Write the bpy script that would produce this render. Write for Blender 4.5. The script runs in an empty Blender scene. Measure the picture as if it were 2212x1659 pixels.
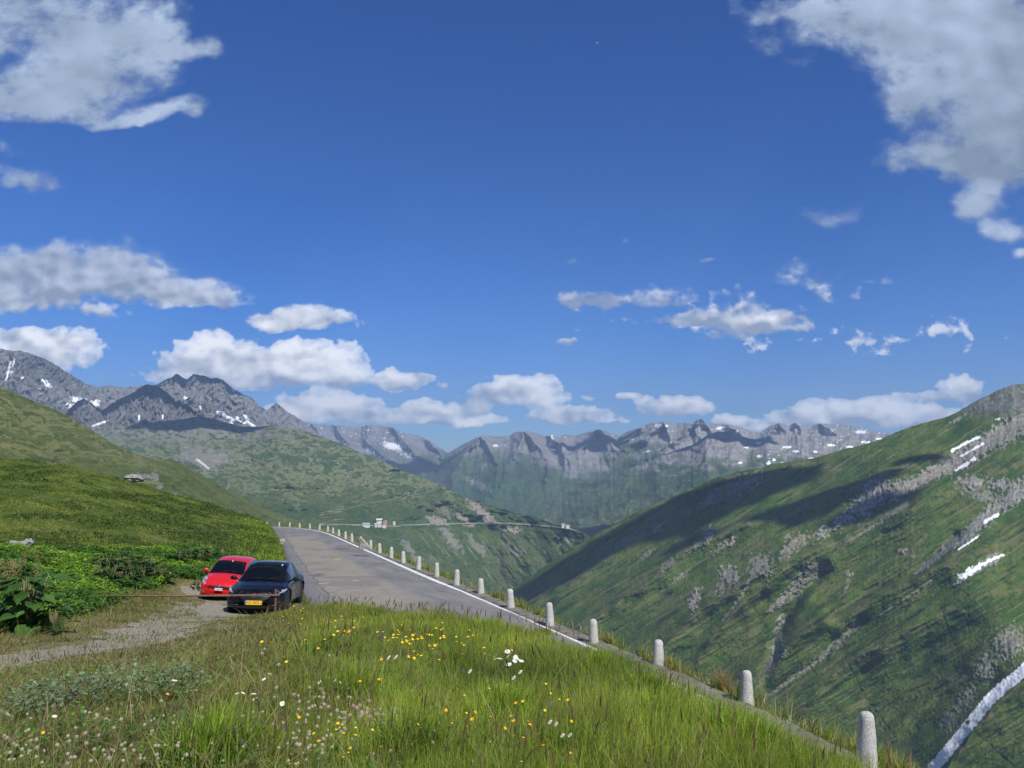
import bpy, math, random
import numpy as np
from mathutils import Vector, Matrix, Euler

random.seed(7)
RNG = np.random.default_rng(11)
SC = bpy.context.scene
COL = SC.collection
R = math.radians

# ------------------------------------------------------------------ camera, sky, sun, exposure
F, CX, CY, HOR = 1681.0, 1106.0, 829.5, 973.0
PITCH = math.atan((HOR - CY) / F)
cam_d = bpy.data.cameras.new("camera")
cam = bpy.data.objects.new("camera", cam_d)
COL.objects.link(cam)
cam.location = (0, 0, 0)
cam.rotation_euler = (R(90) + PITCH, 0, 0)
cam_d.sensor_width = 36.0
cam_d.lens = 36.0 * F / 2212.0
cam_d.clip_start = 0.1
cam_d.clip_end = 90000
SC.camera = cam

SUN_EL, SUN_AZ = R(48), R(145)          # azimuth measured from +Y towards +X: behind the camera, to the right
SDIR = Vector((math.sin(SUN_AZ) * math.cos(SUN_EL), math.cos(SUN_AZ) * math.cos(SUN_EL), math.sin(SUN_EL)))
sun_d = bpy.data.lights.new("sun", 'SUN')
sun_d.energy = 5.0
sun_d.angle = R(0.53)
sun_d.color = (1.0, 0.955, 0.88)
sun = bpy.data.objects.new("sun", sun_d)
COL.objects.link(sun)
sun.rotation_euler = SDIR.to_track_quat('Z', 'Y').to_euler()

SC.view_settings.view_transform = 'Standard'
SC.view_settings.look = 'None'
SC.view_settings.gamma = 1.0
SC.view_settings.exposure = 0.2
SC.cycles.use_denoising = True
SC.cycles.max_bounces = 6
SC.cycles.volume_bounces = 0
SC.cycles.transparent_max_bounces = 12
SC.cycles.use_adaptive_sampling = True
SC.cycles.adaptive_threshold = 0.01

# clouds of the sky: (x, y, rx, ry, weight, grey) read off the photograph as directions
CLOUDS = [
 (60,60,250,130,1.3,.42),(190,150,190,120,1.2,.35),(90,215,220,75,1.2,.45),(300,255,110,26,1.1,.35),(330,150,70,50,.8,.4),(290,40,95,70,1.0,.5),(435,100,48,26,.75,.45),
 (30,395,95,22,.75,.5),(15,345,30,16,.4,.6),
 (120,595,210,70,1.35,.62),(60,640,170,42,1.2,.35),(290,615,100,58,1.25,.55),(400,640,140,34,1.15,.12),(220,675,60,16,.8,.65),(235,560,70,42,1.1,.6),(20,610,120,70,1.2,.6),
 (650,692,125,24,1.1,.45),(665,680,60,22,.95,.4),
 (110,745,125,36,1.3,.05),(60,765,150,40,1.2,.2),(40,725,60,22,1.1,.1),
 (470,775,125,46,1.35,.06),(460,745,50,32,1.1,.0),(650,785,130,48,1.35,.04),(560,815,220,30,1.2,.3),(700,810,100,34,1.25,.1),(420,800,90,30,1.2,.28),(640,760,50,26,1.1,0),
 (870,820,62,22,1.15,.3),(960,832,22,9,.6,.6),
 (690,872,90,34,1.25,.1),(770,885,90,30,1.2,.2),(850,895,60,22,1.1,.3),(930,882,70,24,1.2,.12),(1000,884,60,22,1.1,.35),(860,906,170,14,.9,.4),(660,885,80,34,1.2,.1),
 (1060,855,70,30,1.2,.35),(1165,855,62,38,1.35,.15),(1100,840,60,24,1.1,.3),(1035,912,55,15,1.2,.05),
 (1240,893,78,20,1.25,.08),(1230,905,110,12,1.0,.3),(1255,852,24,8,.5,.6),(1358,856,26,11,.95,.2),(1470,876,88,22,1.3,.15),(1450,885,80,14,1.1,.35),(1590,910,60,16,.8,.3),(1635,925,30,12,.8,.2),
 (1270,652,76,26,.95,.62),(1400,645,70,24,.8,.6),(1440,690,120,20,.75,.62),(1560,688,150,28,.95,.55),(1640,702,110,26,.95,.5),(1590,655,70,30,.5,.6),(1740,605,60,26,.42,.65),(1800,640,80,30,.5,.6),(1900,608,60,10,.35,.6),(1690,682,60,26,.7,.55),(1570,725,50,14,.4,.65),
 (1850,748,28,9,.6,.85),(1900,735,260,22,.12,.3),(2050,725,180,10,.12,.3),
 (1790,455,70,26,.72,.5),(1350,518,14,10,.5,.6),(1245,570,26,9,.45,.6),(1525,570,20,8,.45,.6),
 (1225,740,30,8,.45,.6),(1260,482,30,6,.25,.5),
 (1790,45,120,70,.95,.35),(1675,20,80,40,.75,.4),(1700,90,60,50,.7,.45),(1930,140,110,70,1.05,.4),(330,60,90,60,1.05,.35),(375,105,75,34,.95,.4),(370,240,70,26,1.05,.3),
 (1880,60,190,95,1.15,.35),(2050,60,260,150,1.35,.42),(2150,180,240,140,1.35,.75),(2010,190,130,90,1.15,.5),(2060,320,160,80,1.3,.7),(2180,380,120,60,1.25,.55),(2120,440,85,48,1.1,.42),(2195,500,60,36,1.0,.35),(1960,340,80,40,.85,.6),(1730,60,90,70,.55,.5),(1720,140,45,30,.6,.55),(1930,230,80,60,.8,.5),(2250,250,150,250,1.3,.85),
 (2218,555,22,12,.7,.4),
 (1800,895,110,30,1.3,.1),(1900,890,130,32,1.4,.05),(2000,900,110,26,1.3,.15),(1880,910,210,20,1.2,.35),(2080,845,52,32,1.1,.35),(2020,855,45,16,.8,.6),(1945,856,30,9,.8,.7),(1740,900,50,20,1.0,.2),
]

def px_uv(px, py):
    a = (px - CX) / F; b = (CY - py) / F
    s, c = math.sin(PITCH), math.cos(PITCH)
    yw = c - b * s
    return a / yw, (s + b * c) / yw

class NT:
    def __init__(self, tree):
        self.t = tree; self.n = tree.nodes; self.l = tree.links
    def add(self, kind, **kw):
        nd = self.n.new(kind)
        for k, v in kw.items(): setattr(nd, k, v)
        return nd
    def link(self, a, b): self.l.new(a, b)
    def put(self, sock, v):
        if isinstance(v, (int, float)): sock.default_value = v
        elif isinstance(v, (tuple, list)):
            sock.default_value = tuple(v) + (1,) * (len(sock.default_value) - len(v))
        else: self.l.new(v, sock)
    def math(self, op, a, b=None, c=None, clamp=False):
        nd = self.add('ShaderNodeMath', operation=op, use_clamp=clamp)
        self.put(nd.inputs[0], a)
        if b is not None: self.put(nd.inputs[1], b)
        if c is not None: self.put(nd.inputs[2], c)
        return nd.outputs[0]
    def vm(self, op, a, b=None, out=0):
        nd = self.add('ShaderNodeVectorMath', operation=op)
        self.put(nd.inputs[0], a)
        if b is not None: self.put(nd.inputs[1], b)
        return nd.outputs[out]
    def mix(self, f, a, b, blend='MIX'):
        nd = self.add('ShaderNodeMix', data_type='RGBA', blend_type=blend)
        self.put(nd.inputs[0], f); self.put(nd.inputs[6], a); self.put(nd.inputs[7], b)
        return nd.outputs[2]
    def noise(self, vec, scale, detail=4, rough=.55, dist=0.0):
        nd = self.add('ShaderNodeTexNoise')
        if vec is not None: self.link(vec, nd.inputs['Vector'])
        nd.inputs['Scale'].default_value = scale; nd.inputs['Detail'].default_value = detail
        nd.inputs['Roughness'].default_value = rough; nd.inputs['Distortion'].default_value = dist
        return nd.outputs['Fac']
    def ramp(self, f, a, b, lo=0.0, hi=1.0, smooth=True):
        nd = self.add('ShaderNodeMapRange', interpolation_type='SMOOTHSTEP' if smooth else 'LINEAR')
        self.put(nd.inputs[0], f); self.put(nd.inputs[1], a); self.put(nd.inputs[2], b)
        self.put(nd.inputs[3], lo); self.put(nd.inputs[4], hi)
        return nd.outputs[0]

world = bpy.data.worlds.new("World")
SC.world = world
world.use_nodes = True
SKY_STR = 0.112
SKY_SAT = 1.28
SKY_LOW = (.30, .47, .74); SKY_MID = (.25, .54, .90); SKY_TOP = (.22, .53, .90)
def build_world():
    world.node_tree.nodes.clear()
    n = NT(world.node_tree)
    sky = n.add('ShaderNodeTexSky', sky_type='NISHITA', sun_disc=False)
    sky.sun_elevation = SUN_EL; sky.sun_rotation = SUN_AZ
    sky.altitude = 2400; sky.air_density = 1.0; sky.dust_density = 0.0; sky.ozone_density = 2.0
    tc = n.add('ShaderNodeTexCoord')
    sep = n.add('ShaderNodeSeparateXYZ'); n.link(tc.outputs['Generated'], sep.inputs[0])
    yy = n.math('MAXIMUM', sep.outputs[1], 0.02)
    u = n.math('DIVIDE', sep.outputs[0], yy); v = n.math('DIVIDE', sep.outputs[2], yy)
    # clear sky: deep blue overhead
    hsv = n.add('ShaderNodeHueSaturation'); n.link(sky.outputs[0], hsv.inputs['Color'])
    hsv.inputs['Saturation'].default_value = SKY_SAT; hsv.inputs['Value'].default_value = 1.0
    elev = n.math('MAXIMUM', sep.outputs[2], 0.0)
    tint = n.mix(n.ramp(elev, 0.0, .16, smooth=False), SKY_LOW, SKY_MID)
    tint = n.mix(n.ramp(elev, .16, .46, smooth=False), tint, SKY_TOP)
    scol = n.mix(1.0, hsv.outputs[0], tint, 'MULTIPLY')
    bsky = n.add('ShaderNodeBackground'); n.link(scol, bsky.inputs[0]); bsky.inputs[1].default_value = SKY_STR
    # elsewhere round the sky (behind the camera, overhead): broken cloud
    zc = n.math('MAXIMUM', sep.outputs[2], .06)
    cxy = n.add('ShaderNodeCombineXYZ'); n.link(n.math('DIVIDE', sep.outputs[0], zc), cxy.inputs[0]); n.link(n.math('DIVIDE', sep.outputs[1], zc), cxy.inputs[1])
    nb = n.noise(cxy.outputs[0], 1.1, 6, .6, .2)
    oth = n.math('MULTIPLY', n.ramp(nb, .50, .66), n.ramp(sep.outputs[2], 0.0, .1))
    bo = n.add('ShaderNodeBackground'); n.link(n.mix(n.math('MULTIPLY', oth, .9), n.vm('MULTIPLY', scol, (SKY_STR,) * 3), (.55, .6, .68)), bo.inputs[0])
    win = n.math('MULTIPLY', n.ramp(sep.outputs[1], .5, .25), 1.0)
    win = n.math('MAXIMUM', win, n.ramp(sep.outputs[2], .62, .78))
    m2 = n.add('ShaderNodeMixShader'); n.link(win, m2.inputs[0]); n.link(bsky.outputs[0], m2.inputs[1]); n.link(bo.outputs[0], m2.inputs[2])
    out = n.add('ShaderNodeOutputWorld'); n.link(m2.outputs[0], out.inputs[0])
build_world()
world.cycles.sampling_method = 'MANUAL'
world.cycles.sample_map_resolution = 512
HAZE = True
HAZE_COL = (.48, .68, 1.0); HAZE_D = 6.2e-5
SHADOWS = [  # shaded point (x, y, distance), cloud height, size
 (1150, 1275, None, 2200, 90, 90), (1240, 1225, None, 2200, 120, 110), (1340, 1165, None, 2200, 150, 130), (1440, 1115, None, 2200, 160, 140), (1545, 1075, None, 2200, 170, 140), (1650, 1045, None, 2200, 150, 110), (1770, 1082, None, 2200, 150, 75), (1880, 1105, None, 2200, 90, 45), (1500, 1165, None, 2200, 60, 50), (1990, 990, None, 2200, 80, 30),
 (330, 880, 5200, 3300, 760, 300), (480, 930, 4500, 3300, 560, 260), (60, 870, 5200, 3300, 260, 200), (450, 830, 7200, 3800, 500, 320),
 (1235, 1045, 8500, 4500, 420, 300), (1565, 965, 6200, 4200, 420, 240), (1340, 1110, 4300, 3300, 330, 240), (900, 1025, 9500, 4600, 500, 360), (1000, 1275, 2100, 2200, 110, 45)]

# ------------------------------------------------------------------ helpers
def P(px, py, d):
    u, v = px_uv(px, py)
    return np.stack(np.broadcast_arrays(u * d, d + 0 * u, v * d), -1)

def tag(o, label=None, cat=None, group=None, kind=None):
    if label: o['label'] = label
    if cat: o['category'] = cat
    if group: o['group'] = group
    if kind: o['kind'] = kind
    return o

def empty(name, loc=(0, 0, 0), rot=(0, 0, 0)):
    o = bpy.data.objects.new(name, None); COL.objects.link(o)
    o.location = loc; o.rotation_euler = rot
    return o

def raw_mesh(name, verts, loops, counts, mat=None, parent=None, smooth=True, attrs=None, cattrs=None):
    me = bpy.data.meshes.new(name)
    verts = np.ascontiguousarray(verts, dtype=np.float32)
    loops = np.ascontiguousarray(loops, dtype=np.int32).ravel()
    counts = np.ascontiguousarray(counts, dtype=np.int32)
    me.vertices.add(len(verts)); me.vertices.foreach_set('co', verts.ravel())
    me.loops.add(len(loops)); me.loops.foreach_set('vertex_index', loops)
    me.polygons.add(len(counts))
    st = np.zeros(len(counts), np.int32); st[1:] = np.cumsum(counts)[:-1]
    me.polygons.foreach_set('loop_start', st)
    try: me.polygons.foreach_set('loop_total', counts)
    except Exception: pass
    me.polygons.foreach_set('use_smooth', np.full(len(counts), smooth, dtype=bool))
    if attrs:
        for k, v in attrs.items():
            a = me.attributes.new(k, 'FLOAT', 'POINT'); a.data.foreach_set('value', np.ascontiguousarray(v, np.float32).ravel())
    if cattrs:
        for k, v in cattrs.items():
            v = np.asarray(v, np.float32)
            if v.shape[1] == 3: v = np.concatenate([v, np.ones((len(v), 1), np.float32)], 1)
            a = me.attributes.new(k, 'FLOAT_COLOR', 'POINT'); a.data.foreach_set('color', np.ascontiguousarray(v).ravel())
    me.update(calc_edges=True)
    me.validate()
    if mat: me.materials.append(mat)
    o = bpy.data.objects.new(name, me); COL.objects.link(o)
    if parent: o.parent = parent
    return o

def grid_faces(nr, nc):
    i = np.arange(nr - 1)[:, None] * nc + np.arange(nc - 1)[None, :]
    return np.stack([i, i + 1, i + nc + 1, i + nc], -1).reshape(-1, 4)

class MB:
    """collects shapes and links them as one mesh"""
    def __init__(self): self.v = []; self.f = []; self.sm = []
    def add(self, vs, fs, smooth=False):
        b = len(self.v); self.v += [tuple(map(float, p)) for p in vs]
        self.f += [[b + i for i in f] for f in fs]; self.sm += [smooth] * len(fs)
        return self
    def box(self, c, s, rot=None, taper=1.0):
        vs = []
        for dz in (-.5, .5):
            k = taper if dz > 0 else 1
            for dx, dy in ((-.5, -.5), (.5, -.5), (.5, .5), (-.5, .5)):
                vs.append(Vector((dx * s[0] * k, dy * s[1] * k, dz * s[2])))
        if rot is not None: vs = [rot @ p for p in vs]
        c = Vector(c); vs = [p + c for p in vs]
        return self.add(vs, [(0, 3, 2, 1), (4, 5, 6, 7), (0, 1, 5, 4), (1, 2, 6, 5), (2, 3, 7, 6), (3, 0, 4, 7)])
    def tube(self, pts, rad, n=10, cap=True, smooth=True):
        pts = [Vector(p) for p in pts]
        rad = rad if isinstance(rad, (list, tuple)) else [rad] * len(pts)
        vs, fs = [], []
        for i, p in enumerate(pts):
            t = (pts[min(i + 1, len(pts) - 1)] - pts[max(i - 1, 0)]).normalized()
            a = t.orthogonal().normalized() if abs(t.z) > .9 else t.cross(Vector((0, 0, 1))).normalized()
            b = t.cross(a).normalized()
            for k in range(n):
                an = 2 * math.pi * k / n
                vs.append(p + (a * math.cos(an) + b * math.sin(an)) * rad[i])
        for i in range(len(pts) - 1):
            for k in range(n):
                k2 = (k + 1) % n
                fs.append((i * n + k, i * n + k2, (i + 1) * n + k2, (i + 1) * n + k))
        self.add(vs, fs, smooth)
        if cap:
            b = len(self.v) - len(vs)
            self.f.append([b + k for k in range(n)][::-1]); self.f.append([b + (len(pts) - 1) * n + k for k in range(n)]); self.sm += [False, False]
        return self
    def lathe(self, prof, n=24, axis='z', c=(0, 0, 0), smooth=True):
        vs, fs = [], []
        c = Vector(c)
        for (r, h) in prof:
            for k in range(n):
                an = 2 * math.pi * k / n
                x, y = r * math.cos(an), r * math.sin(an)
                vs.append(c + (Vector((x, y, h)) if axis == 'z' else Vector((h, x, y)) if axis == 'x' else Vector((x, h, y))))
        for i in range(len(prof) - 1):
            for k in range(n):
                k2 = (k + 1) % n
                fs.append((i * n + k, i * n + k2, (i + 1) * n + k2, (i + 1) * n + k))
        return self.add(vs, fs, smooth)
    def grid(self, G, smooth=True):
        nr, nc = len(G), len(G[0])
        vs = [p for row in G for p in row]
        fs = [(i * nc + j, i * nc + j + 1, (i + 1) * nc + j + 1, (i + 1) * nc + j) for i in range(nr - 1) for j in range(nc - 1)]
        return self.add(vs, fs, smooth)
    def build(self, name, mat=None, parent=None):
        me = bpy.data.meshes.new(name)
        me.from_pydata(self.v, [], self.f); me.polygons.foreach_set('use_smooth', self.sm)
        me.update()
        if mat: me.materials.append(mat)
        o = bpy.data.objects.new(name, me); COL.objects.link(o)
        if parent: o.parent = parent
        return o

def bevel(o, w, seg=2):
    m = o.modifiers.new('bevel', 'BEVEL'); m.width = w; m.segments = seg; m.limit_method = 'ANGLE'; m.angle_limit = R(35)
    return o

def copy_tree(o, parent=None):
    c = o.copy(); COL.objects.link(c)
    if parent: c.parent = parent
    for ch in list(o.children): copy_tree(ch, c)
    return c

# --- numpy gradient noise
_perm = np.random.default_rng(5).permutation(512).astype(np.int64)
_perm = np.concatenate([_perm, _perm, _perm])
_ang = np.random.default_rng(6).uniform(0, 2 * np.pi, 512)
_gx, _gy = np.cos(_ang), np.sin(_ang)
def perlin(x, y, seed=0):
    x = np.asarray(x, float) + seed * 17.31; y = np.asarray(y, float) + seed * 9.77
    xi = np.floor(x).astype(np.int64); yi = np.floor(y).astype(np.int64)
    xf = x - xi; yf = y - yi
    u = xf * xf * xf * (xf * (xf * 6 - 15) + 10); v = yf * yf * yf * (yf * (yf * 6 - 15) + 10)
    def g(ix, iy, fx, fy):
        h = _perm[_perm[ix & 511] + (iy & 511)]
        return _gx[h] * fx + _gy[h] * fy
    a = g(xi, yi, xf, yf); b = g(xi + 1, yi, xf - 1, yf)
    c = g(xi, yi + 1, xf, yf - 1); d = g(xi + 1, yi + 1, xf - 1, yf - 1)
    return ((a + (b - a) * u) + ((c + (d - c) * u) - (a + (b - a) * u)) * v) * 1.5
def fbm(x, y, oct=5, seed=0, gain=.5, lac=2.03):
    s = 0; a = 1; t = 0
    for i in range(oct):
        s = s + a * perlin(x, y, seed + i * 3); t += a; a *= gain; x = x * lac; y = y * lac
    return s / t
def ridged(x, y, oct=5, seed=0, gain=.5, lac=2.07):
    s = 0; a = 1; t = 0
    for i in range(oct):
        s = s + a * (1 - 2 * np.abs(perlin(x, y, seed + i * 3))); t += a; a *= gain; x = x * lac; y = y * lac
    return s / t
def sstep(x, a, b):
    t = np.clip((x - a) / (b - a), 0, 1); return t * t * (3 - 2 * t)

# --- materials
def pmat(name, base=(.5, .5, .5), rough=.6, metal=0.0, spec=.5, **kw):
    m = bpy.data.materials.new(name); m.use_nodes = True
    b = m.node_tree.nodes['Principled BSDF']
    b.inputs['Base Color'].default_value = tuple(base) + (1,)
    b.inputs['Roughness'].default_value = rough; b.inputs['Metallic'].default_value = metal
    b.inputs['Specular IOR Level'].default_value = spec
    for k, v in kw.items(): b.inputs[k.replace('_', ' ')].default_value = v
    return m
def noisy(name, c1, c2, scale, rough=.8, bump=0.0, bscale=None, detail=6, spec=.3, lo=.35, hi=.65, metal=0):
    m = pmat(name, c1, rough, metal, spec); n = NT(m.node_tree); b = n.n['Principled BSDF']
    tc = n.add('ShaderNodeTexCoord')
    f = n.ramp(n.noise(tc.outputs['Object'], scale, detail, .62), lo, hi)
    n.link(n.mix(f, c1, c2), b.inputs['Base Color'])
    if bump:
        bp = n.add('ShaderNodeBump'); bp.inputs['Strength'].default_value = 1.0; bp.inputs['Distance'].default_value = bump
        n.link(n.noise(tc.outputs['Object'], bscale or scale * 3, 6, .65), bp.inputs['Height']); n.link(bp.outputs[0], b.inputs['Normal'])
    return m

# ------------------------------------------------------------------ the cloud-carrying sky ahead: a curved backdrop 60 km away
def sky_backdrop():
    RS = 60000.0
    az = np.radians(np.linspace(-44, 44, 620)); el = np.radians(np.linspace(-1.5, 40, 420))
    A, E = np.meshgrid(az, el)
    D = np.stack([np.sin(A) * np.cos(E), np.cos(A) * np.cos(E), np.sin(E)], -1)
    u = D[..., 0] / D[..., 1]; v = D[..., 2] / D[..., 1]
    hi = sstep(v, .20, .36)
    wu = fbm(u * 9, v * 9, 4, 201) * (.020 + .040 * hi) + fbm(u * 34, v * 34, 3, 203) * .006
    wv = fbm(u * 9, v * 12, 4, 205) * (.012 + .028 * hi) + fbm(u * 34, v * 34, 3, 207) * .006
    Fm = np.full(u.shape, -1.5); W = np.full(u.shape, 1e-3); S = np.zeros(u.shape); G = np.zeros(u.shape)
    for (x, y, rx, ry, wt, g) in CLOUDS:
        cu, cv = px_uv(x, y); k = 1.2
        qx = (u + wu - cu) * F / (rx * k); qy = (v + wv - cv) * F / (ry * k)
        qy = np.where(qy < 0, qy * 1.35, qy)             # flatter bases
        f = (1 - qx * qx - qy * qy) * wt; f0 = np.maximum(f, 0)
        Fm = np.maximum(Fm, f); W += f0; S += f0 * qy; G += f0 * g
    S /= W; G /= W
    fq = 9 + 15 * (1 - hi)
    def bl(u, v): return fbm(u * 16, v * 22, 3, 211) * (1 - hi) + fbm(u * 7, v * 9, 3, 211) * hi
    sl = (bl(u, v) - bl(u + .006 + .006 * hi, v + .010 + .012 * hi)) * 5
    bw = (.30 - np.abs(perlin(u * 24 + wu * 20, v * 32, 213))) * 1.1 * (1 - hi) + (.3 - np.abs(perlin(u * 9 + wu * 9, v * 12, 214))) * 1.0 * hi
    bw = bw + (.25 - np.abs(perlin(u * 52 + wu * 20, v * 66, 215))) * .6 * (1 - hi) + .25 * (.25 - np.abs(perlin(u * 110, v * 130, 216))) * (1 - hi)
    cov = np.minimum(.7 * Fm + .3 * W, 1.3)
    m = bpy.data.materials.new('sky_clouds'); m.use_nodes = True; m.node_tree.nodes.clear(); n = NT(m.node_tree)
    def at(k): return n.add('ShaderNodeAttribute', attribute_name=k).outputs['Fac']
    Fs, Sg, Gg, hg = at('cover'), at('height_in_cloud'), at('grey'), at('high')
    ge = n.add('ShaderNodeTexCoord').outputs['Object']
    sp = n.add('ShaderNodeSeparateXYZ'); n.link(ge, sp.inputs[0])
    cb = n.add('ShaderNodeCombineXYZ'); n.link(n.math('DIVIDE', sp.outputs[0], sp.outputs[1]), cb.inputs[0]); n.link(n.math('MULTIPLY', n.math('DIVIDE', sp.outputs[2], sp.outputs[1]), 1.35), cb.inputs[1])
    pn = cb.outputs[0]
    def look(high):
        sc = 5.5 if high else 15
        n1 = n.noise(pn, sc, 10, .68 if high else .66, .12)
        bil = at('billow')
        n4 = n.noise(pn, 26 if high else 75, 8, .62, .3)
        dens = n.math('ADD', n.math('SUBTRACT', Fs, .0 if high else .10), n.math('MULTIPLY', n.math('SUBTRACT', n1, .505), 3.9 if high else 2.4))
        dens = n.math('ADD', dens, n.math('MULTIPLY', n.math('SUBTRACT', bil, .18), .3 if high else .65))
        dens = n.math('ADD', dens, n.math('MULTIPLY', n.math('SUBTRACT', n4, .5), .9 if high else .8))
        alpha = n.math('MULTIPLY', n.ramp(dens, -.1, 1.15 if high else n.math('ADD', .20, n.math('MULTIPLY', at('mid'), .5))), n.ramp(Fs, -.6, .0))
        lit = n.math('ADD', .80 if high else .80, n.math('MULTIPLY', Sg, .16 if high else .62))
        lit = n.math('ADD', lit, n.math('MULTIPLY', at('slope'), .14 if high else .24))
        lit = n.math('ADD', lit, n.math('MULTIPLY', bil, .12 if high else .36))
        lit = n.math('SUBTRACT', lit, n.math('MULTIPLY', Gg, .85))
        lit = n.math('ADD', lit, n.math('MULTIPLY', n.math('SUBTRACT', n1, .5), 1.0 if high else .7))
        lit = n.math('ADD', lit, n.math('MULTIPLY', n.math('SUBTRACT', n4, .5), .32 if high else .50))
        lit = n.math('MINIMUM', n.math('MAXIMUM', lit, 0.0), 1.0)
        if high: c = n.mix(lit, (.21, .27, .36), (.52, .63, .83))
        else:
            c = n.mix(lit, (.31, .36, .46), (1.12, 1.12, 1.13))
            c = n.mix(n.ramp(at('mid'), 0, 1), c, n.mix(lit, (.24, .30, .41), (.58, .65, .80)))
        return n.math('MULTIPLY', alpha, n.ramp(dens, .0, 1.0, .55, .985)), c
    a1, c1 = look(False); a2, c2 = look(True)
    al = n.mix(hg, a1, a2); cc = n.mix(hg, c1, c2)
    em = n.add('ShaderNodeEmission'); n.link(cc, em.inputs[0])
    tr = n.add('ShaderNodeBsdfTransparent'); mx = n.add('ShaderNodeMixShader')
    n.link(al, mx.inputs[0]); n.link(tr.outputs[0], mx.inputs[1]); n.link(em.outputs[0], mx.inputs[2])
    o_ = n.add('ShaderNodeOutputMaterial'); n.link(mx.outputs[0], o_.inputs[0])
    m.cycles.emission_sampling = 'NONE'
    o = raw_mesh('sky', (D * RS).reshape(-1, 3), grid_faces(420, 620), np.full(419 * 619, 4), m,
                 attrs={'cover': cov, 'height_in_cloud': S, 'grey': G, 'high': hi, 'billow': bw, 'slope': sl, 'mid': sstep(v, .13, .24)})
    tag(o, kind='structure')
sky_backdrop()
# ------------------------------------------------------------------ the road line, read off the bollards
BX = [1873,1613,1422,1282,1188,1103,1039,986,943,904,871,845,820,800,779,760,746,732,719,708,690,669,647,625.6,603,577]
BY = [1634,1523,1443,1392,1351,1314,1283,1265.6,1247.6,1231.6,1216.6,1206.4,1195.8,1187,1178.2,1171,1164.8,1158.4,1153,1149,1145.4,1142.7,1140.8,1138.8,1137.8,1137.2]
BD = [14.5,18.7,22.6,25.5,28.4,32.3,36.5,39.5,43.3,47,51.5,55.5,60.5,65.5,70.5,75,80.5,88,95.5,102,109,115.5,122,128,133.5,138]
BP = P(np.array(BX, float), np.array(BY, float), np.array(BD, float))
near = np.array([[9.6, -8, -5.0], [9.2, -2, -5.25], [8.6, 4, -5.45], [7.7, 9.5, -5.6]])
farp = np.array([[-52, 142.5, -13.9], [-62, 144, -14.6], [-75, 142, -15.4]])
RC = np.concatenate([near, BP, farp])
for _ in range(3):
    RC[4:-3] = .25 * RC[3:-4] + .5 * RC[4:-3] + .25 * RC[5:-2]
LE = [(588,1138.5,134),(589,1150,100),(605,1172,76),(610,1190,63),(614,1208,54),(620,1226,47),(630,1248,40),(641,1268,35),(654,1290,30.8),(668,1308,27.8)]
LP = np.array([P(float(a), float(b), float(c)) for a, b, c in LE][::-1])
LP = np.concatenate([np.array([[4.6, -8, -4.9], [4.3, -2, -5.1], [3.7, 4, -5.25], [2.5, 9.5, -5.4], [.1, 15.5, -5.55], [-3.4, 21, -5.62]]), LP, np.array([[-50, 136, -13.4], [-62, 137, -14.2], [-75, 135, -15]])])
def resample(C, n):
    d = np.r_[0, np.cumsum(np.linalg.norm(np.diff(C[:, :2], axis=0), axis=1))]
    t = np.linspace(0, d[-1], n)
    return np.stack([np.interp(t, d, C[:, k]) for k in range(3)], 1)
def smooth_curve(C, it=6):
    C = C.copy()
    for _ in range(it): C[1:-1] = .25 * C[:-2] + .5 * C[1:-1] + .25 * C[2:]
    return C
NRD = 420
RCs = smooth_curve(resample(RC, NRD), 40); LPs = smooth_curve(resample(LP, NRD), 40)
# edges as functions of Y (both run on in Y up to the bend)
def edge_fn(C, ymax):
    k = np.argmax(C[:, 1]); A = C[:k + 1]
    return lambda Y: (np.interp(Y, A[:, 1], A[:, 0]), np.interp(Y, A[:, 1], A[:, 2]))
XR = edge_fn(RCs, 144); XL = edge_fn(LPs, 137)

# ------------------------------------------------------------------ near ground: one smooth surface through surveyed points
ctrl = []
for Y, z in ((-6, -1.2), (0, -1.4), (4, -1.58), (7, -2.02), (9.5, -2.42), (12.5, -2.9), (18, -3.95), (22, -4.8)):
    for X in (-.0, ):
        ctrl.append((X, Y, z))
    if Y < 9: ctrl.append((-.66 * max(Y, 3) - 1, Y, z - .02 * Y))
    if Y < 10: ctrl.append((4, Y, z - .68)); ctrl.append((2, Y, z - .30))
for a in ((545,1327,25.9),(440,1302,31.8),(655,1290,29.5),(490,1290,32.5),(560,1285,33),(600,1262,38),(420,1268,33),(300,1290,25),(250,1320,20.5),(0,1362,15.5),(-250,1375,14),(120,1356,16),(-120,1465,10.5),(0,1432,11.5),(120,1412,12.6),(250,1393,14.2),(400,1356,19),(490,1338,23),(250,1340,17.5),(560,1385,14.5),(640,1345,17.5),(700,1310,19.5),(665,1318,21),(780,1326,17),(880,1340,14.5),
          (0,1240,24),(0,1170,34),(0,1090,48),(0,1030,62),(0,993,76),(-400,1200,22),(-400,1050,45),(-400,960,76),(-900,1150,26),(-900,930,70),
          (200,1215,31),(200,1150,44),(200,1080,58),(200,1018,80),(350,1215,36),(350,1150,52),(350,1090,70),(350,1062,84),(470,1215,42),(470,1165,56),(470,1120,75),(470,1098,88),
          (550,1200,48),(550,1160,66),(550,1124,88),(590,1200,52),(592,1170,68),(588,1138,90)):
    p = P(*map(float, a)); ctrl.append(tuple(p))
for a in ((-400,960,76),(0,993,76),(200,1018,80),(350,1062,84),(470,1098,88),(550,1124,88)):
    p = P(*map(float, a)); k = p[:2] / np.linalg.norm(p[:2]); ctrl.append((p[0] + k[0] * 25, p[1] + k[1] * 25, p[2] - 5)); ctrl.append((p[0] + k[0] * 60, p[1] + k[1] * 60, p[2] - 18))
ctrl = np.array(ctrl, float)
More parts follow.
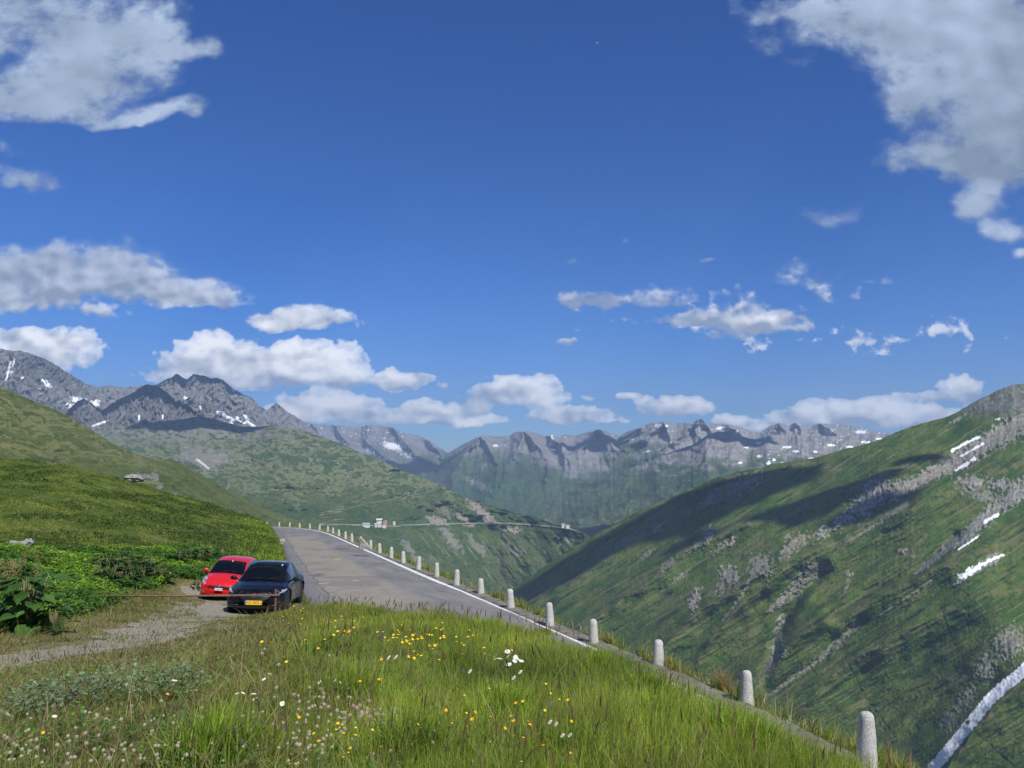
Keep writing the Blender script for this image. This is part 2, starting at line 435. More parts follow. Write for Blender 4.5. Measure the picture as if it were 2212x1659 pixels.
def tps(C):
    n = len(C); d = np.hypot(C[:, None, 0] - C[None, :, 0], C[:, None, 1] - C[None, :, 1])
    K = np.where(d > 0, d * d * np.log(np.maximum(d, 1e-9)), 0) + np.eye(n) * 3.0
    Q = np.c_[np.ones(n), C[:, :2]]
    A = np.block([[K, Q], [Q.T, np.zeros((3, 3))]])
    return np.linalg.solve(A, np.r_[C[:, 2], 0, 0, 0])
Wt = tps(ctrl)
def base_h(X, Y):
    sh = X.shape; X = X.ravel(); Y = Y.ravel(); out = np.empty(len(X))
    for s in range(0, len(X), 60000):
        x = X[s:s + 60000, None]; y = Y[s:s + 60000, None]
        d2 = (x - ctrl[None, :, 0]) ** 2 + (y - ctrl[None, :, 1]) ** 2
        out[s:s + 60000] = (.5 * d2 * np.log(np.maximum(d2, 1e-12))) @ Wt[:-3] + Wt[-3] + Wt[-2] * x[:, 0] + Wt[-1] * y[:, 0]
    return out.reshape(sh)

def ground_h(X, Y):
    z = base_h(X, Y)
    far = sstep(np.hypot(X + 8, Y - 24), 9, 16) * sstep(np.abs(X * .0 + Y), 24, 30)
    z = z + fbm(X / 9, Y / 9, 4, 3) * .55 * sstep(Y, 30, 45) * sstep(-X, 6, 14) + fbm(X / 2.2, Y / 2.2, 3, 9) * .10 * (1 - .8 * sstep(-np.hypot(X + 8, Y - 26), -9, -5))
    xr, zr = XR(Y); xl, zl = XL(Y)
    bend = sstep(Y, 133, 139)
    dl = xl - X                                          # >0 on the hill side
    k = 1.25 + 1.2 * sstep(-Y, -18, -10) - .95 * sstep(Y, 26, 31) * (1 - sstep(Y, 40, 47))
    bank = zl - .06 + np.maximum(dl, 0) * k + fbm(X / 1.3, Y / 1.3, 3, 21) * .15 * sstep(dl, .2, 2)
    s = .16
    zz = np.where(dl > -.01, -s * np.log(np.exp(-np.clip(z, -80, 60) / s) + np.exp(-np.clip(bank, -80, 60) / s)), 0)
    zz = np.where(dl > 0, np.minimum(z, zz), 0)
    apron = sstep(Y, 26, 28.5) * (1 - sstep(Y, 44, 48))
    zz = zz + apron * (np.maximum(zz, zl - .03 - .10 * np.maximum(dl, 0)) - zz)
    t = np.clip((X - xl) / np.maximum(xr - xl, .1), 0, 1)
    road = zl + (zr - zl) * t - .10
    out = X - xr
    edge = zr - .06 - sstep(out, .55, 1.0) * .05 - np.maximum(out - .75, 0) * .85 + fbm(X / 1.7, Y / 1.7, 3, 33) * .12 * sstep(out, .6, 2)
    h = np.where(dl > 0, zz, np.where(out < 0, road, edge))
    # beyond the bend everything falls away
    over = np.maximum(Y - 139.5, 0)
    h = np.where(Y > 139.5, np.minimum(h, -14.1 - over * .7 + .02 * (X + 42)), h)
    return h

gx = np.arange(-92, 46.01, .3); gy = np.arange(-8, 176.01, .3)
GX, GY = np.meshgrid(gx, gy); GZ = ground_h(GX, GY)
def H(X, Y):
    X = np.asarray(X, float); Y = np.asarray(Y, float)
    fx = np.clip((X - gx[0]) / .3, 0, len(gx) - 1.001); fy = np.clip((Y - gy[0]) / .3, 0, len(gy) - 1.001)
    i = fx.astype(int); j = fy.astype(int); u = fx - i; v = fy - j
    return (GZ[j, i] * (1 - u) * (1 - v) + GZ[j, i + 1] * u * (1 - v) + GZ[j + 1, i] * (1 - u) * v + GZ[j + 1, i + 1] * u * v)
def proj(X, Y, Z):
    s, c = math.sin(PITCH), math.cos(PITCH)
    d = Y * c + Z * s; e = -Y * s + Z * c
    return CX + F * X / d, CY - F * e / d
def hit(px, py, lift=0.0, y0=2.5, y1=130, step=.05):
    """first ground point under the ray of a photo point, vectorised"""
    px = np.atleast_1d(np.asarray(px, float)); py = np.atleast_1d(np.asarray(py, float))
    u, v = px_uv(px, py); Y = y0 * (y1 / y0) ** np.linspace(0, 1, 900)
    Z = v[:, None] * Y[None]; X = u[:, None] * Y[None]
    under = Z < H(X, np.broadcast_to(Y, X.shape)) + lift
    k = np.argmax(under, 1); ok = under.any(1)
    yy = Y[k]
    xx = u * yy
    return np.stack([xx, yy, H(xx, yy)], 1), ok

# ground materials: grass soil / dry / gravel masks
def ground_mat():
    m = pmat('meadow_soil', (.06, .09, .02), .9, 0, .15); n = NT(m.node_tree); b = n.n['Principled BSDF']
    tc = n.add('ShaderNodeTexCoord'); oc = tc.outputs['Object']
    g = n.mix(n.ramp(n.noise(oc, .35, 6, .65), .35, .65), (.055, .095, .016), (.10, .135, .025))
    g = n.mix(n.ramp(n.noise(oc, 3.2, 6, .7), .45, .7), g, (.025, .045, .010))
    g = n.mix(n.ramp(n.noise(oc, 1.1, 5, .6), .58, .75), g, (.15, .15, .05))
    a = n.add('ShaderNodeAttribute', attribute_name='dry')
    dry = n.mix(n.ramp(n.noise(oc, 9, 6, .7), .35, .65), (.12, .105, .045), (.25, .22, .11))
    g = n.mix(a.outputs['Fac'], g, dry)
    n.link(g, b.inputs['Base Color'])
    bp = n.add('ShaderNodeBump'); bp.inputs['Distance'].default_value = .12; bp.inputs['Strength'].default_value = 1
    n.link(n.noise(oc, 3.5, 8, .7), bp.inputs['Height']); n.link(bp.outputs[0], b.inputs['Normal'])
    return m
GPX, GPY = proj(GX, np.maximum(GY, .5), GZ)
dry = np.zeros_like(GX)
trk = np.concatenate([np.array([(-14, 7.0)]), P(np.array([-120., 0, 120, 250, 400, 490, 500, 480]), np.array([1460., 1428, 1408, 1388, 1353, 1338, 1325, 1300]), np.array([10.5, 11.5, 12.6, 14.2, 19, 23, 27, 33]))[:, :2]])
def track_d(X, Y):
    best = np.full(X.shape, 1e9)
    for (a, b) in zip(trk[:-1], trk[1:]):
        ax, ay = a; bx, by = b; L = (bx - ax) ** 2 + (by - ay) ** 2
        t = np.clip(((X - ax) * (bx - ax) + (Y - ay) * (by - ay)) / L, 0, 1)
        best = np.minimum(best, np.hypot(X - ax - t * (bx - ax), Y - ay - t * (by - ay)))
    return best
TD = track_d(GX, GY)
dry = sstep(-TD - fbm(GX / 1.5, GY / 1.5, 3, 4) * 1.2, -3.0, -1.4) * sstep(GY, 4, 8)
dry = np.maximum(dry, sstep(fbm(GX / 2, GY / 2, 3, 14), .1, .5) * .5)
verts = np.stack([GX, GY, GZ], -1).reshape(-1, 3)
M_GROUND = ground_mat()
go = raw_mesh('ground', verts, grid_faces(len(gy), len(gx)), np.full((len(gy) - 1) * (len(gx) - 1), 4), M_GROUND, attrs={'dry': dry})
tag(go, kind='structure')

# gravel track sheet just above the ground
def track_sheet():
    tx = np.arange(-20, -2, .07); ty = np.arange(6, 40, .07)
    X, Y = np.meshgrid(tx, ty); D = track_d(X, Y)
    w = .95 + .5 * sstep(Y, 17, 22)
    e = D + fbm(X / .5, Y / .5, 4, 8) * .5 + fbm(X / 2, Y / 2, 2, 18) * .6
    # a worn wheel lane of bare stones; more open towards the cars
    keep = (e < w * (.72 + .35 * sstep(Y, 15, 20)))
    Z = H(X, Y) + .005 + np.abs(fbm(X / .12, Y / .12, 2, 40)) * .012
    V = np.stack([X, Y, Z], -1).reshape(-1, 3)
    Fc = grid_faces(len(ty), len(tx)); k = keep[:-1, :-1].ravel()
    Fc = Fc[k]; used = np.unique(Fc); mp = np.full(len(V), -1); mp[used] = np.arange(len(used))
    m = pmat('gravel', (.3, .3, .28), .9, 0, .2); n = NT(m.node_tree); b = n.n['Principled BSDF']
    tc = n.add('ShaderNodeTexCoord'); oc = tc.outputs['Object']
    vo = n.add('ShaderNodeTexVoronoi'); n.link(oc, vo.inputs['Vector']); vo.inputs['Scale'].default_value = 34
    sp = n.add('ShaderNodeSeparateColor'); n.link(vo.outputs['Color'], sp.inputs[0])
    c = n.mix(sp.outputs[0], (.18, .165, .125), (.45, .42, .345))
    c = n.mix(n.ramp(n.noise(oc, 1.6, 5, .6), .45, .62, 0, .7), c, (.28, .25, .17))
    c = n.mix(n.ramp(vo.outputs['Distance'], .4, .9), c, (.13, .12, .09))
    n.link(c, b.inputs['Base Color'])
    bp = n.add('ShaderNodeBump'); bp.inputs['Distance'].default_value = .014; bp.invert = True
    n.link(vo.outputs['Distance'], bp.inputs['Height']); n.link(bp.outputs[0], b.inputs['Normal'])
    tag(raw_mesh('gravel_track', V[used], mp[Fc], np.full(len(Fc), 4), m), kind='structure')
track_sheet()

# ------------------------------------------------------------------ road, kerb edge, markings
def road():
    A, B = LPs, RCs
    nc = 28
    T = np.linspace(0, 1, nc)[None, :, None]
    # pair the edges by parameter so that rows run across
    V = A[:, None] * (1 - T) + B[:, None] * T
    V[..., 2] += .05 * (1 - (2 * T[..., 0] - 1) ** 2) - .012 + fbm(V[..., 0] / 3, V[..., 1] / 3, 2, 5) * .012
    V[:, 0, 2] -= .3
    U = np.broadcast_to(T[..., 0], V.shape[:2])
    S = np.broadcast_to(np.r_[0, np.cumsum(np.linalg.norm(np.diff((A + B)[:, :2] / 2, axis=0), axis=1))][:, None], V.shape[:2])
    m = pmat('asphalt', (.1, .1, .1), .85, 0, .25); n = NT(m.node_tree); b = n.n['Principled BSDF']
    oc = n.add('ShaderNodeTexCoord').outputs['Object']
    au = n.add('ShaderNodeAttribute', attribute_name='across').outputs['Fac']
    al = n.add('ShaderNodeAttribute', attribute_name='along').outputs['Fac']
    cv = n.add('ShaderNodeCombineXYZ'); n.link(n.math('MULTIPLY', au, 7.0), cv.inputs[0]); n.link(n.math('MULTIPLY', al, .22), cv.inputs[1])
    streak = n.noise(cv.outputs[0], 1.0, 5, .6)
    c = n.mix(n.ramp(streak, .35, .65), (.135, .132, .132), (.205, .20, .192))
    # older beige surfacing on the near lane
    aw = n.math('ADD', au, n.math('MULTIPLY', n.math('SUBTRACT', n.noise(oc, .5, 3, .6), .5), .10))
    lane = n.math('MULTIPLY', n.ramp(aw, .10, .14), n.ramp(aw, .64, .52))
    lane = n.math('MULTIPLY', lane, n.math('MULTIPLY', n.ramp(al, 22, 30), n.ramp(al, 104, 98)))
    c = n.mix(n.math('MULTIPLY', lane, .8), c, n.mix(n.ramp(n.noise(oc, 1.3, 5, .6), .3, .7), (.23, .21, .155), (.29, .265, .20)))
    # new strip along the hill side
    c = n.mix(n.math('MULTIPLY', n.ramp(aw, .13, .10), .7), c, (.15, .15, .16))
    # dark worn patches and tar seams
    pt = n.noise(n.vm('MULTIPLY', oc, (1, .5, 1)), .42, 6, .68)
    c = n.mix(n.math('MULTIPLY', n.ramp(pt, .60, .64), .75), c, (.065, .062, .065))
    pt2 = n.noise(n.vm('ADD', oc, (31, 7, 0)), .16, 5, .6)
    c = n.mix(n.math('MULTIPLY', n.ramp(pt2, .54, .6), .35), c, (.085, .08, .085))
    vo = n.add('ShaderNodeTexVoronoi', feature='DISTANCE_TO_EDGE')
    wv = n.vm('ADD', oc, n.vm('MULTIPLY', n.vm('SUBTRACT', n.add('ShaderNodeTexNoise').outputs['Color'], (.5, .5, .5)), (.0, .0, 0)))
    n.link(wv, vo.inputs['Vector']); vo.inputs['Scale'].default_value = .33
    crack = n.ramp(vo.outputs['Distance'], .012, .0)
    c = n.mix(n.math('MULTIPLY', crack, .55), c, (.04, .04, .04))
    sq = n.math('ABSOLUTE', n.math('SUBTRACT', aw, .135))
    c = n.mix(n.math('MULTIPLY', n.ramp(sq, .012, .0), .8), c, (.05, .05, .05))
    c = n.mix(n.ramp(n.noise(oc, 60, 3, .7), .3, .7, 0, .35), c, (.28, .27, .26))
    n.link(c, b.inputs['Base Color'])
    bp = n.add('ShaderNodeBump'); bp.inputs['Distance'].default_value = .006
    n.link(n.noise(oc, 45, 4, .7), bp.inputs['Height']); n.link(bp.outputs[0], b.inputs['Normal'])
    ro = raw_mesh('road', V.reshape(-1, 3), grid_faces(NRD, nc)[:, ::-1], np.full((NRD - 1) * (nc - 1), 4), m, attrs={'across': U, 'along': S})
    tag(ro, kind='structure')
    def ribbon(name, o0, o1, zoff, mat, nw=3, skip=None, thick=0, i0=0, i1=NRD):
        t = np.zeros_like(B); t[1:-1] = B[2:] - B[:-2]; t[0] = t[1]; t[-1] = t[-2]
        t[:, 2] = 0; t /= np.linalg.norm(t, axis=1)[:, None]
        nl = np.stack([-t[:, 1], t[:, 0], 0 * t[:, 0]], 1)       # left normal
        fine = 4
        Bf = resample(B, NRD * fine); nf = np.stack([np.interp(np.linspace(0, 1, NRD * fine), np.linspace(0, 1, NRD), nl[:, k]) for k in range(3)], 1)
        w = np.linspace(o0, o1, nw)
        Vr = Bf[:, None] + nf[:, None] * w[None, :, None]
        Vr[..., 2] = Bf[:, None, 2] + zoff + w[None, :] * .06 * (w[None, :] > 0)
        return Vr, Bf
    # painted edge line, chipped here and there
    Vr, Bf = ribbon('l', .68, .40, .03, None, 5)
    Vr[..., 2] = Bf[:, None, 2] + .048
    Fc = grid_faces(len(Bf), 5)
    cx_ = Vr.reshape(-1, 3)[Fc[:, 0]]
    keep = (fbm(cx_[:, 0] * 1.7, cx_[:, 1] * 1.7, 3, 3) + .75 * fbm(cx_[:, 0] * 9, cx_[:, 1] * 9, 2, 13)) < np.where(cx_[:, 1] < 24, .34, .55)
    mw = noisy('road_paint', (.78, .78, .76), (.6, .6, .58), 6, .6)
    line = raw_mesh('edge_line', Vr.reshape(-1, 3), Fc[keep][:, ::-1], np.full(keep.sum(), 4), mw, parent=ro)
    # rough concrete kerb strip that carries the bollards
    Vr, Bf = ribbon('k', .36, -.34, .0, None, 9)
    Vr[..., 2] += .05
    Vr[:, 0, 2] -= .12; Vr[:, -1, 2] -= .5; Vr[:, -1] += 0
    Vr[:, 1:-1, 2] += fbm(Vr[:, 1:-1, 0] * 2.2, Vr[:, 1:-1, 1] * 2.2, 3, 50) * .05
    mk = noisy('kerb_stone', (.11, .105, .085), (.22, .21, .175), 3, .9, .02, 12)
    tag(raw_mesh('kerb', Vr.reshape(-1, 3), grid_faces(len(Bf), 9), np.full((len(Bf) - 1) * 8, 4), mk), kind='structure')
    # short measuring marks on the road
    def mark(name, pts, w, mat):
        mb = MB()
        a = Vector(hit_road(*pts[0])); b_ = Vector(hit_road(*pts[1])); d = (b_ - a); d.z = 0; d.normalize(); s = Vector((-d.y, d.x, 0)) * w / 2
        mb.add([a - s, b_ - s, b_ + s, a + s], [(0, 1, 2, 3)]); mb.build(name, mat, ro)
    def hit_road(px, py):
        u, v = px_uv(px, py)
        Vf = V.reshape(-1, 3); qx, qy = proj(Vf[:, 0], Vf[:, 1], Vf[:, 2]); k = np.argsort((qx - px) ** 2 + ((qy - py) * 2) ** 2)[:3]
        d = Vf[k, 1].mean(); p = P(px, py, d); z = Vf[k, 2].mean() + .02
        d2 = z / v; return (u * d2, d2, z)
    my = noisy('yellow_mark_paint', (.75, .62, .12), (.6, .5, .12), 20, .6)
    mark('yellow_mark', [(722, 1207.5), (736, 1208)], .16, my)
    mark('chalk_mark', [(689, 1261), (725, 1257)], .07, mw)
    mark('chalk_mark', [(759, 1254.5), (776, 1253.5)], .07, mw)
    return V
ROADV = road()

# steep valley side below the road, running down to the valley floor
def skirt():
    Y = np.linspace(-300, 2500, 60); T = np.linspace(0, 1, 30)
    rows = []
    for y in Y:
        x0 = np.interp(y, [-300, -8, 60, 144, 500, 2500], [30, 44, 35, -60, -200, -400]); z0 = np.interp(y, [-300, -8, 60, 144, 176, 2500], [-30, -34, -44, -40, -50, -300])
        rows.append([(x0 + 560 * t, y, z0 - 440 * t ** .9) for t in T])
    V = np.array(rows).reshape(-1, 3)
    tag(raw_mesh('valley_slope', V, grid_faces(60, 30), np.full(59 * 29, 4), M_GROUND, attrs={'dry': np.zeros(len(V))}), kind='structure')
skirt()
mb = MB(); mb.add([(-60000, -60000, -800), (60000, -60000, -800), (60000, 60000, -800), (-60000, 60000, -800)], [(0, 1, 2, 3)])
tag(mb.build('valley_floor', noisy('valley_ground', (.05, .08, .03), (.09, .11, .05), .002, .9)), kind='structure')
# ------------------------------------------------------------------ mountains: each range a sheet of terrain at its own real distance
def terrain_mat(name, km, grass, grass2, gdark, rock, rock2, snow=(.82, .84, .88), dryc=(.20, .18, .10), tan=(.36, .29, .20), bump=1.0):
    m = pmat(name, grass, .95, 0, .05); n = NT(m.node_tree); b = n.n['Principled BSDF']
    oc = n.add('ShaderNodeTexCoord').outputs['Object']
    s = 1.0 / km                                        # one feature per this many metres
    g = n.mix(n.ramp(n.noise(oc, s * .22, 6, .62), .38, .62), grass, grass2)
    g = n.mix(n.math('MULTIPLY', n.ramp(n.noise(oc, s * 1.3, 6, .7), .50, .66), .75), g, gdark)
    def at(k): return n.add('ShaderNodeAttribute', attribute_name=k).outputs['Fac']
    brk = n.math('MULTIPLY', n.math('SUBTRACT', n.noise(oc, s * 3.2, 6, .72), .5), 1.5)
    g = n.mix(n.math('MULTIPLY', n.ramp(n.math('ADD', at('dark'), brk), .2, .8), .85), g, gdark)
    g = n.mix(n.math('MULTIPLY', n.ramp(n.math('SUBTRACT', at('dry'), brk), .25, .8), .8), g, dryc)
    fine = n.ramp(n.noise(oc, s * 5.5, 5, .75), .32, .68)
    r = n.mix(n.ramp(n.math('ADD', n.math('MULTIPLY', n.noise(oc, s * 1.1, 8, .7), .5), n.math('MULTIPLY', n.noise(n.vm('MULTIPLY', oc, (1, 1, .35)), s * 4.5, 6, .72), .5)), .40, .60), rock2, rock)
    r = n.mix(n.math('MULTIPLY', at('tan'), .8), r, tan)
    g = n.mix(fine, n.vm('MULTIPLY', g, (.62, .66, .62)), n.vm('MULTIPLY', g, (1.28, 1.24, 1.2)))
    c = n.mix(at('rock'), g, r)
    c = n.mix(at('snow'), c, snow)
    n.link(c, b.inputs['Base Color'])
    bp = n.add('ShaderNodeBump'); bp.inputs['Distance'].default_value = km * .35 * bump; n.link(n.math('SUBTRACT', .9, n.math('MULTIPLY', at('snow'), .85)), bp.inputs['Strength'])
    n.link(n.noise(oc, s * 1.6, 7, .68), bp.inputs['Height']); n.link(bp.outputs[0], b.inputs['Normal'])
    return m

def seg_d(px, py, pts):
    """signed distance to a polyline; positive below it in the photo"""
    best = np.full(px.shape, 1e9); sg = np.ones(px.shape); tt = np.zeros(px.shape)
    L = 0; tot = sum(math.hypot(b[0] - a[0], b[1] - a[1]) for a, b in zip(pts[:-1], pts[1:]))
    for a, b in zip(pts[:-1], pts[1:]):
        dx, dy = b[0] - a[0], b[1] - a[1]; l = math.hypot(dx, dy)
        t = np.clip(((px - a[0]) * dx + (py - a[1]) * dy) / l ** 2, 0, 1)
        d = np.hypot(px - a[0] - t * dx, py - a[1] - t * dy)
        cr = (dx * (py - a[1]) - dy * (px - a[0]))
        if dx < 0: cr = -cr
        k = d < best
        best = np.where(k, d, best); sg = np.where(k, np.where(cr >= 0, 1, -1), sg); tt = np.where(k, (L + t * l) / tot, tt); L += l
    return best, sg, tt
def blob(px, py, cx, cy, rx, ry, ang=0, soft=.5, seed=1, fr=14.0, amp=1.0):
    a = R(ang); dx, dy = px - cx, py - cy
    q = np.hypot((dx * math.cos(a) + dy * math.sin(a)) / rx, (-dx * math.sin(a) + dy * math.cos(a)) / ry)
    return sstep(1 - q + fbm(px / fr, py / fr, 4, seed) * amp, 0, soft)
def stripe(px, py, pts, w, seed=1, fr=8.0, amp=.8, soft=.4, w2=None):
    d, sg, t = seg_d(px, py, pts)
    ww = w if w2 is None else w + (w2 - w) * t
    return sstep(1 - d / ww + fbm(px / fr, py / fr, 4, seed) * amp, 0, soft)

class Layer:
    def __init__(s, name, crest, bottom, step, rows, disp, jag, masks, mat, kind='structure', back=.25, backn=8):
        s.c = np.array(crest, float); s.b = np.array(bottom, float); s.disp = disp; s.jag = jag
        x0, x1 = s.c[0, 0], s.c[-1, 0]
        xs = np.arange(x0, x1 + step, step)
        T = np.linspace(0, 1, rows)
        X = np.broadcast_to(xs[None], (rows, len(xs))); yc, yb = s.edges(X)
        Yp = yc + (yb - yc) * T[:, None]
        D = s.depth(X, Yp)
        V = P(X, Yp, D)
        mk = masks(X, Yp, T[:, None] + 0 * X)
        # far side of the range
        cr = V[0]; hd = cr[:, :2] / np.linalg.norm(cr[:, :2], axis=1)[:, None]
        bk = []
        for k in range(backn, 0, -1):
            ex = D[0] * back * (k / backn) ** 1.5
            q = cr.copy(); q[:, :2] += hd * ex[:, None]; q[:, 2] -= ex * .55
            bk.append(q)
        V = np.concatenate([np.array(bk), V]); nb = len(bk)
        at = {}
        for k in ('rock', 'snow', 'dry', 'dark', 'tan'):
            a = mk.get(k, np.zeros_like(X)) + 0 * X
            at[k] = np.concatenate([np.repeat(a[:1], nb, 0), a]).ravel()
        s.o = raw_mesh(name, V.reshape(-1, 3), grid_faces(rows + nb, len(xs))[:, ::-1], np.full((rows + nb - 1) * (len(xs) - 1), 4), mat, attrs=at)
        tag(s.o, kind=kind)
    def edges(s, X):
        yc = np.interp(X, s.c[:, 0], s.c[:, 1]) + s.jag(X); yb = np.interp(X, s.b[:, 0], s.b[:, 1])
        return yc, yb
    def depth(s, X, Yp):
        X = np.asarray(X, float); Yp = np.asarray(Yp, float)
        yc, yb = s.edges(X)
        t = np.clip((Yp - yc) / (yb - yc), 0, 1)
        dc = np.interp(X, s.c[:, 0], s.c[:, 2]); db = np.interp(X, s.b[:, 0], s.b[:, 2])
        d = 1 / ((1 - t) / dc + t / db)
        return d + s.disp(X, Yp, t) * d
    def at(s, px, py, off=0.0):
        px = np.asarray(px, float); py = np.asarray(py, float)
        return P(px, py, s.depth(px, py) - off)

ROCK = (.30, .295, .28); ROCK2 = (.12, .122, .125)
# ---- farthest ranges
m_far = terrain_mat('far_alp', 260, (.055, .10, .04), (.085, .12, .055), (.03, .06, .03), (.28, .27, .26), (.16, .16, .16), bump=.5)
def mk_far(seed, top, bot, snow_amt=.0, snowlist=()):
    def f(X, Y, T):
        k = Y - np.interp(X, top[0], top[1])
        rock = sstep(-k + fbm(X / 40, Y / 22, 5, seed) * 50 + fbm(X / 120, Y / 90, 3, seed + 1) * 60, -25, 25)
        # a thin wash of meadow between the rock bands
        rock = rock * (1 - .5 * sstep(fbm(X / 18, Y / 9, 4, seed + 5), .1, .4) * sstep(k, -40, 20))
        sn = sstep(fbm(X / 9, Y / 4.5, 4, seed + 9), .46 - snow_amt, .52 - snow_amt) * sstep(-k, 0, 30)
        rock = np.maximum(rock, blob(X, Y, 1032, 1046, 30, 9, 25, .4, seed + 3, 4, 1.4) * .8)
        for (cx, cy, rx, ry, a) in snowlist: sn = np.maximum(sn, blob(X, Y, cx, cy, rx, ry, a, .2, seed + 2, 5, .9))
        dk = sstep(fbm(X / 60, Y / 30, 4, seed + 13), .0, .4) * .8
        return dict(rock=rock, snow=sn * rock, dark=dk, dry=sstep(fbm(X / 14, Y / 7, 4, seed + 15), .2, .4) * .4)
    return f
def dsp(a, fx, fy, seed, rot=0, kind='r', oct=6):
    ca, sa = math.cos(R(rot)), math.sin(R(rot))
    def f(X, Y, T):
        u = X * ca + Y * sa; v = -X * sa + Y * ca
        w = fbm(u / fx * .5, v / fy * .5, 3, seed + 40) * .5
        q = ridged(u / fx + w, v / fy, oct, seed) if kind == 'r' else fbm(u / fx + w, v / fy, oct, seed)
        return -a * q
    return f
def jagf(a, w, seed, o=5):
    return lambda X: -a * ridged(X / w, X * 0 + .5, o, seed, .55)
def dsp_peaks(lines, a, w, base):
    """ridges running down from the summits, with a little rock relief of their own"""
    def f(X, Y, T):
        wx = X + fbm(X / 30, Y / 30, 4, 251) * 12; wy = Y + fbm(X / 30, Y / 30, 4, 252) * 9
        s = base(X, Y, T); m = 0
        for pts in lines:
            d, sg, t = seg_d(wx, wy, pts)
            m = np.maximum(m, np.exp(-d / (w * (.6 + 1.1 * t))) * (1 - .35 * t))
        return s - a * m
    return f
SP4 = [[(725,919),(745,945),(775,985),(800,1020)], [(677,918),(700,945),(730,975)], [(794,919),(790,950),(830,985),(850,1020)], [(848,924),(870,950),(900,985),(960,1030)], [(927,952),(965,990),(1010,1030)]]
SP5 = [[(1039,942),(1010,975),(985,1010),(975,1050)], [(1039,942),(1065,985),(1075,1030),(1060,1070)], [(1132,932),(1118,970),(1095,1010),(1080,1050)], [(1132,932),(1165,965),(1185,1000),(1180,1040)], [(1192,940),(1215,970),(1235,1000)], [(1295,928),(1265,960),(1240,985)], [(1295,928),(1320,960),(1345,985)]]
SP6 = [[(1433,911),(1395,945),(1350,970),(1300,990)], [(1433,911),(1450,950),(1440,985)], [(1513,904),(1480,940),(1430,970),(1385,1000)], [(1513,904),(1535,935),(1560,950)], [(1573,919),(1610,945),(1640,960)], [(1683,915),(1655,945),(1640,960)], [(1683,915),(1700,940),(1690,960)], [(1717,914),(1745,945)], [(1769,915),(1745,940),(1720,960)], [(1769,915),(1820,940),(1850,955)], [(1381,926),(1345,955),(1300,975)]]
L4 = Layer('mountain_range', [(560,900,12500),(640,905,12500),(677,918,12500),(725,919,12500),(773,924,12500),(794,919,12500),(815,921,12500),(848,924,12500),(869,936,12300),(907,943,12000),(927,952,11800),(968,980,11500),(1010,1003,11000),(1060,1028,10500),(1130,1070,9500),(1200,1095,9000)],
           [(560,1120,7500),(1200,1120,7500)], 1.6, 120, dsp_peaks(SP4, .08, 16, dsp(.014, 30, 60, 3, 18, 'r', 7)), jagf(2.6, 12, 4),
           mk_far(21, ([560,800,960,1200], [985,985,990,960]), 0, .08, [(712,962,16,8,20),(745,972,20,8,25),(848,964,26,8,15),(872,978,22,7,25),(800,975,14,5,40)]), m_far)
L5 = Layer('mountain_range', [(930,1010,11000),(950,992,10800),(968,979,10600),(990,966,10500),(1010,955,10400),(1039,942,10200),(1083,944,10000),(1100,941,10000),(1114,933,9800),(1150,933,9700),(1176,944,9700),(1192,940,9600),(1205,946,9600),(1221,939,9500),(1243,942,9500),(1270,934,9400),(1295,928,9300),(1317,935,9200),(1345,946,9000),(1380,955,9000),(1450,985,9000),(1560,1010,8800)],
           [(930,1100,6500),(1050,1150,5600),(1560,1200,5000)], 1.6, 150, dsp_peaks(SP5, .10, 18, dsp(.014, 34, 70, 8, 14, 'r', 7)), jagf(1.8, 11, 9),
           mk_far(31, ([930,1040,1150,1300,1560], [958,985,1000,1010,1030]), 0, -.05, [(1072,963,7,3,0),(1192,947,3,8,0),(1186,962,4,9,30)]), m_far)
m_far2 = terrain_mat('high_plateau', 160, (.06, .10, .038), (.095, .125, .055), (.03, .055, .026), (.30, .29, .27), (.17, .168, .162), bump=.5)
L6 = Layer('mountain_range', [(1240,985,9200),(1290,968,9000),(1330,950,9000),(1357,931,9000),(1381,926,8900),(1405,914,8800),(1433,911,8800),(1457,916,8800),(1481,914,8800),(1496,916,8800),(1504,909,8700),(1513,904,8700),(1520,911,8700),(1529,921,8700),(1541,916,8700),(1573,919,8700),(1601,923,8800),(1630,935,8900),(1645,935,9000),(1659,923,9200),(1683,915,9300),(1702,921,9300),(1717,914,9300),(1735,919,9300),(1750,926,9300),(1760,918,9800),(1769,915,9800),(1841,921,9800),(1870,928,9500),(1914,937,9300),(1990,950,9000)],
           [(1240,1085,6000),(1990,1040,6500)], 1.3, 120, dsp_peaks(SP6, .09, 15, dsp(.014, 30, 55, 12, -16, 'r', 7)), jagf(2.2, 9, 14),
           mk_far(41, ([1240,1400,1990], [985,985,1000]), 0, .06, [(1430,920,14,3.5,0),(1360,949,10,3,0),(1398,975,9,3,-20),(1500,960,5,2,0),(1555,925,10,3,-10),(1590,935,4,7,25),(1790,930,10,5,0),(1860,933,16,4,0)]), m_far2)
L6c = Layer('mountain_range', [(985,1092,9000),(1010,1079,8900),(1060,1056,8700),(1110,1038,8500),(1180,1018,8300),(1250,1001,8200),(1320,986,8100),(1400,972,8000),(1480,962,7900),(1560,965,7900)],
           [(985,1150,6000),(1560,1120,6000)], 1.5, 110, dsp(.035, 44, 60, 61, 24), jagf(1.2, 16, 62),
           mk_far(63, ([985,1200,1400,1560], [985,990,992,1000]), 0, -.05), m_far2)
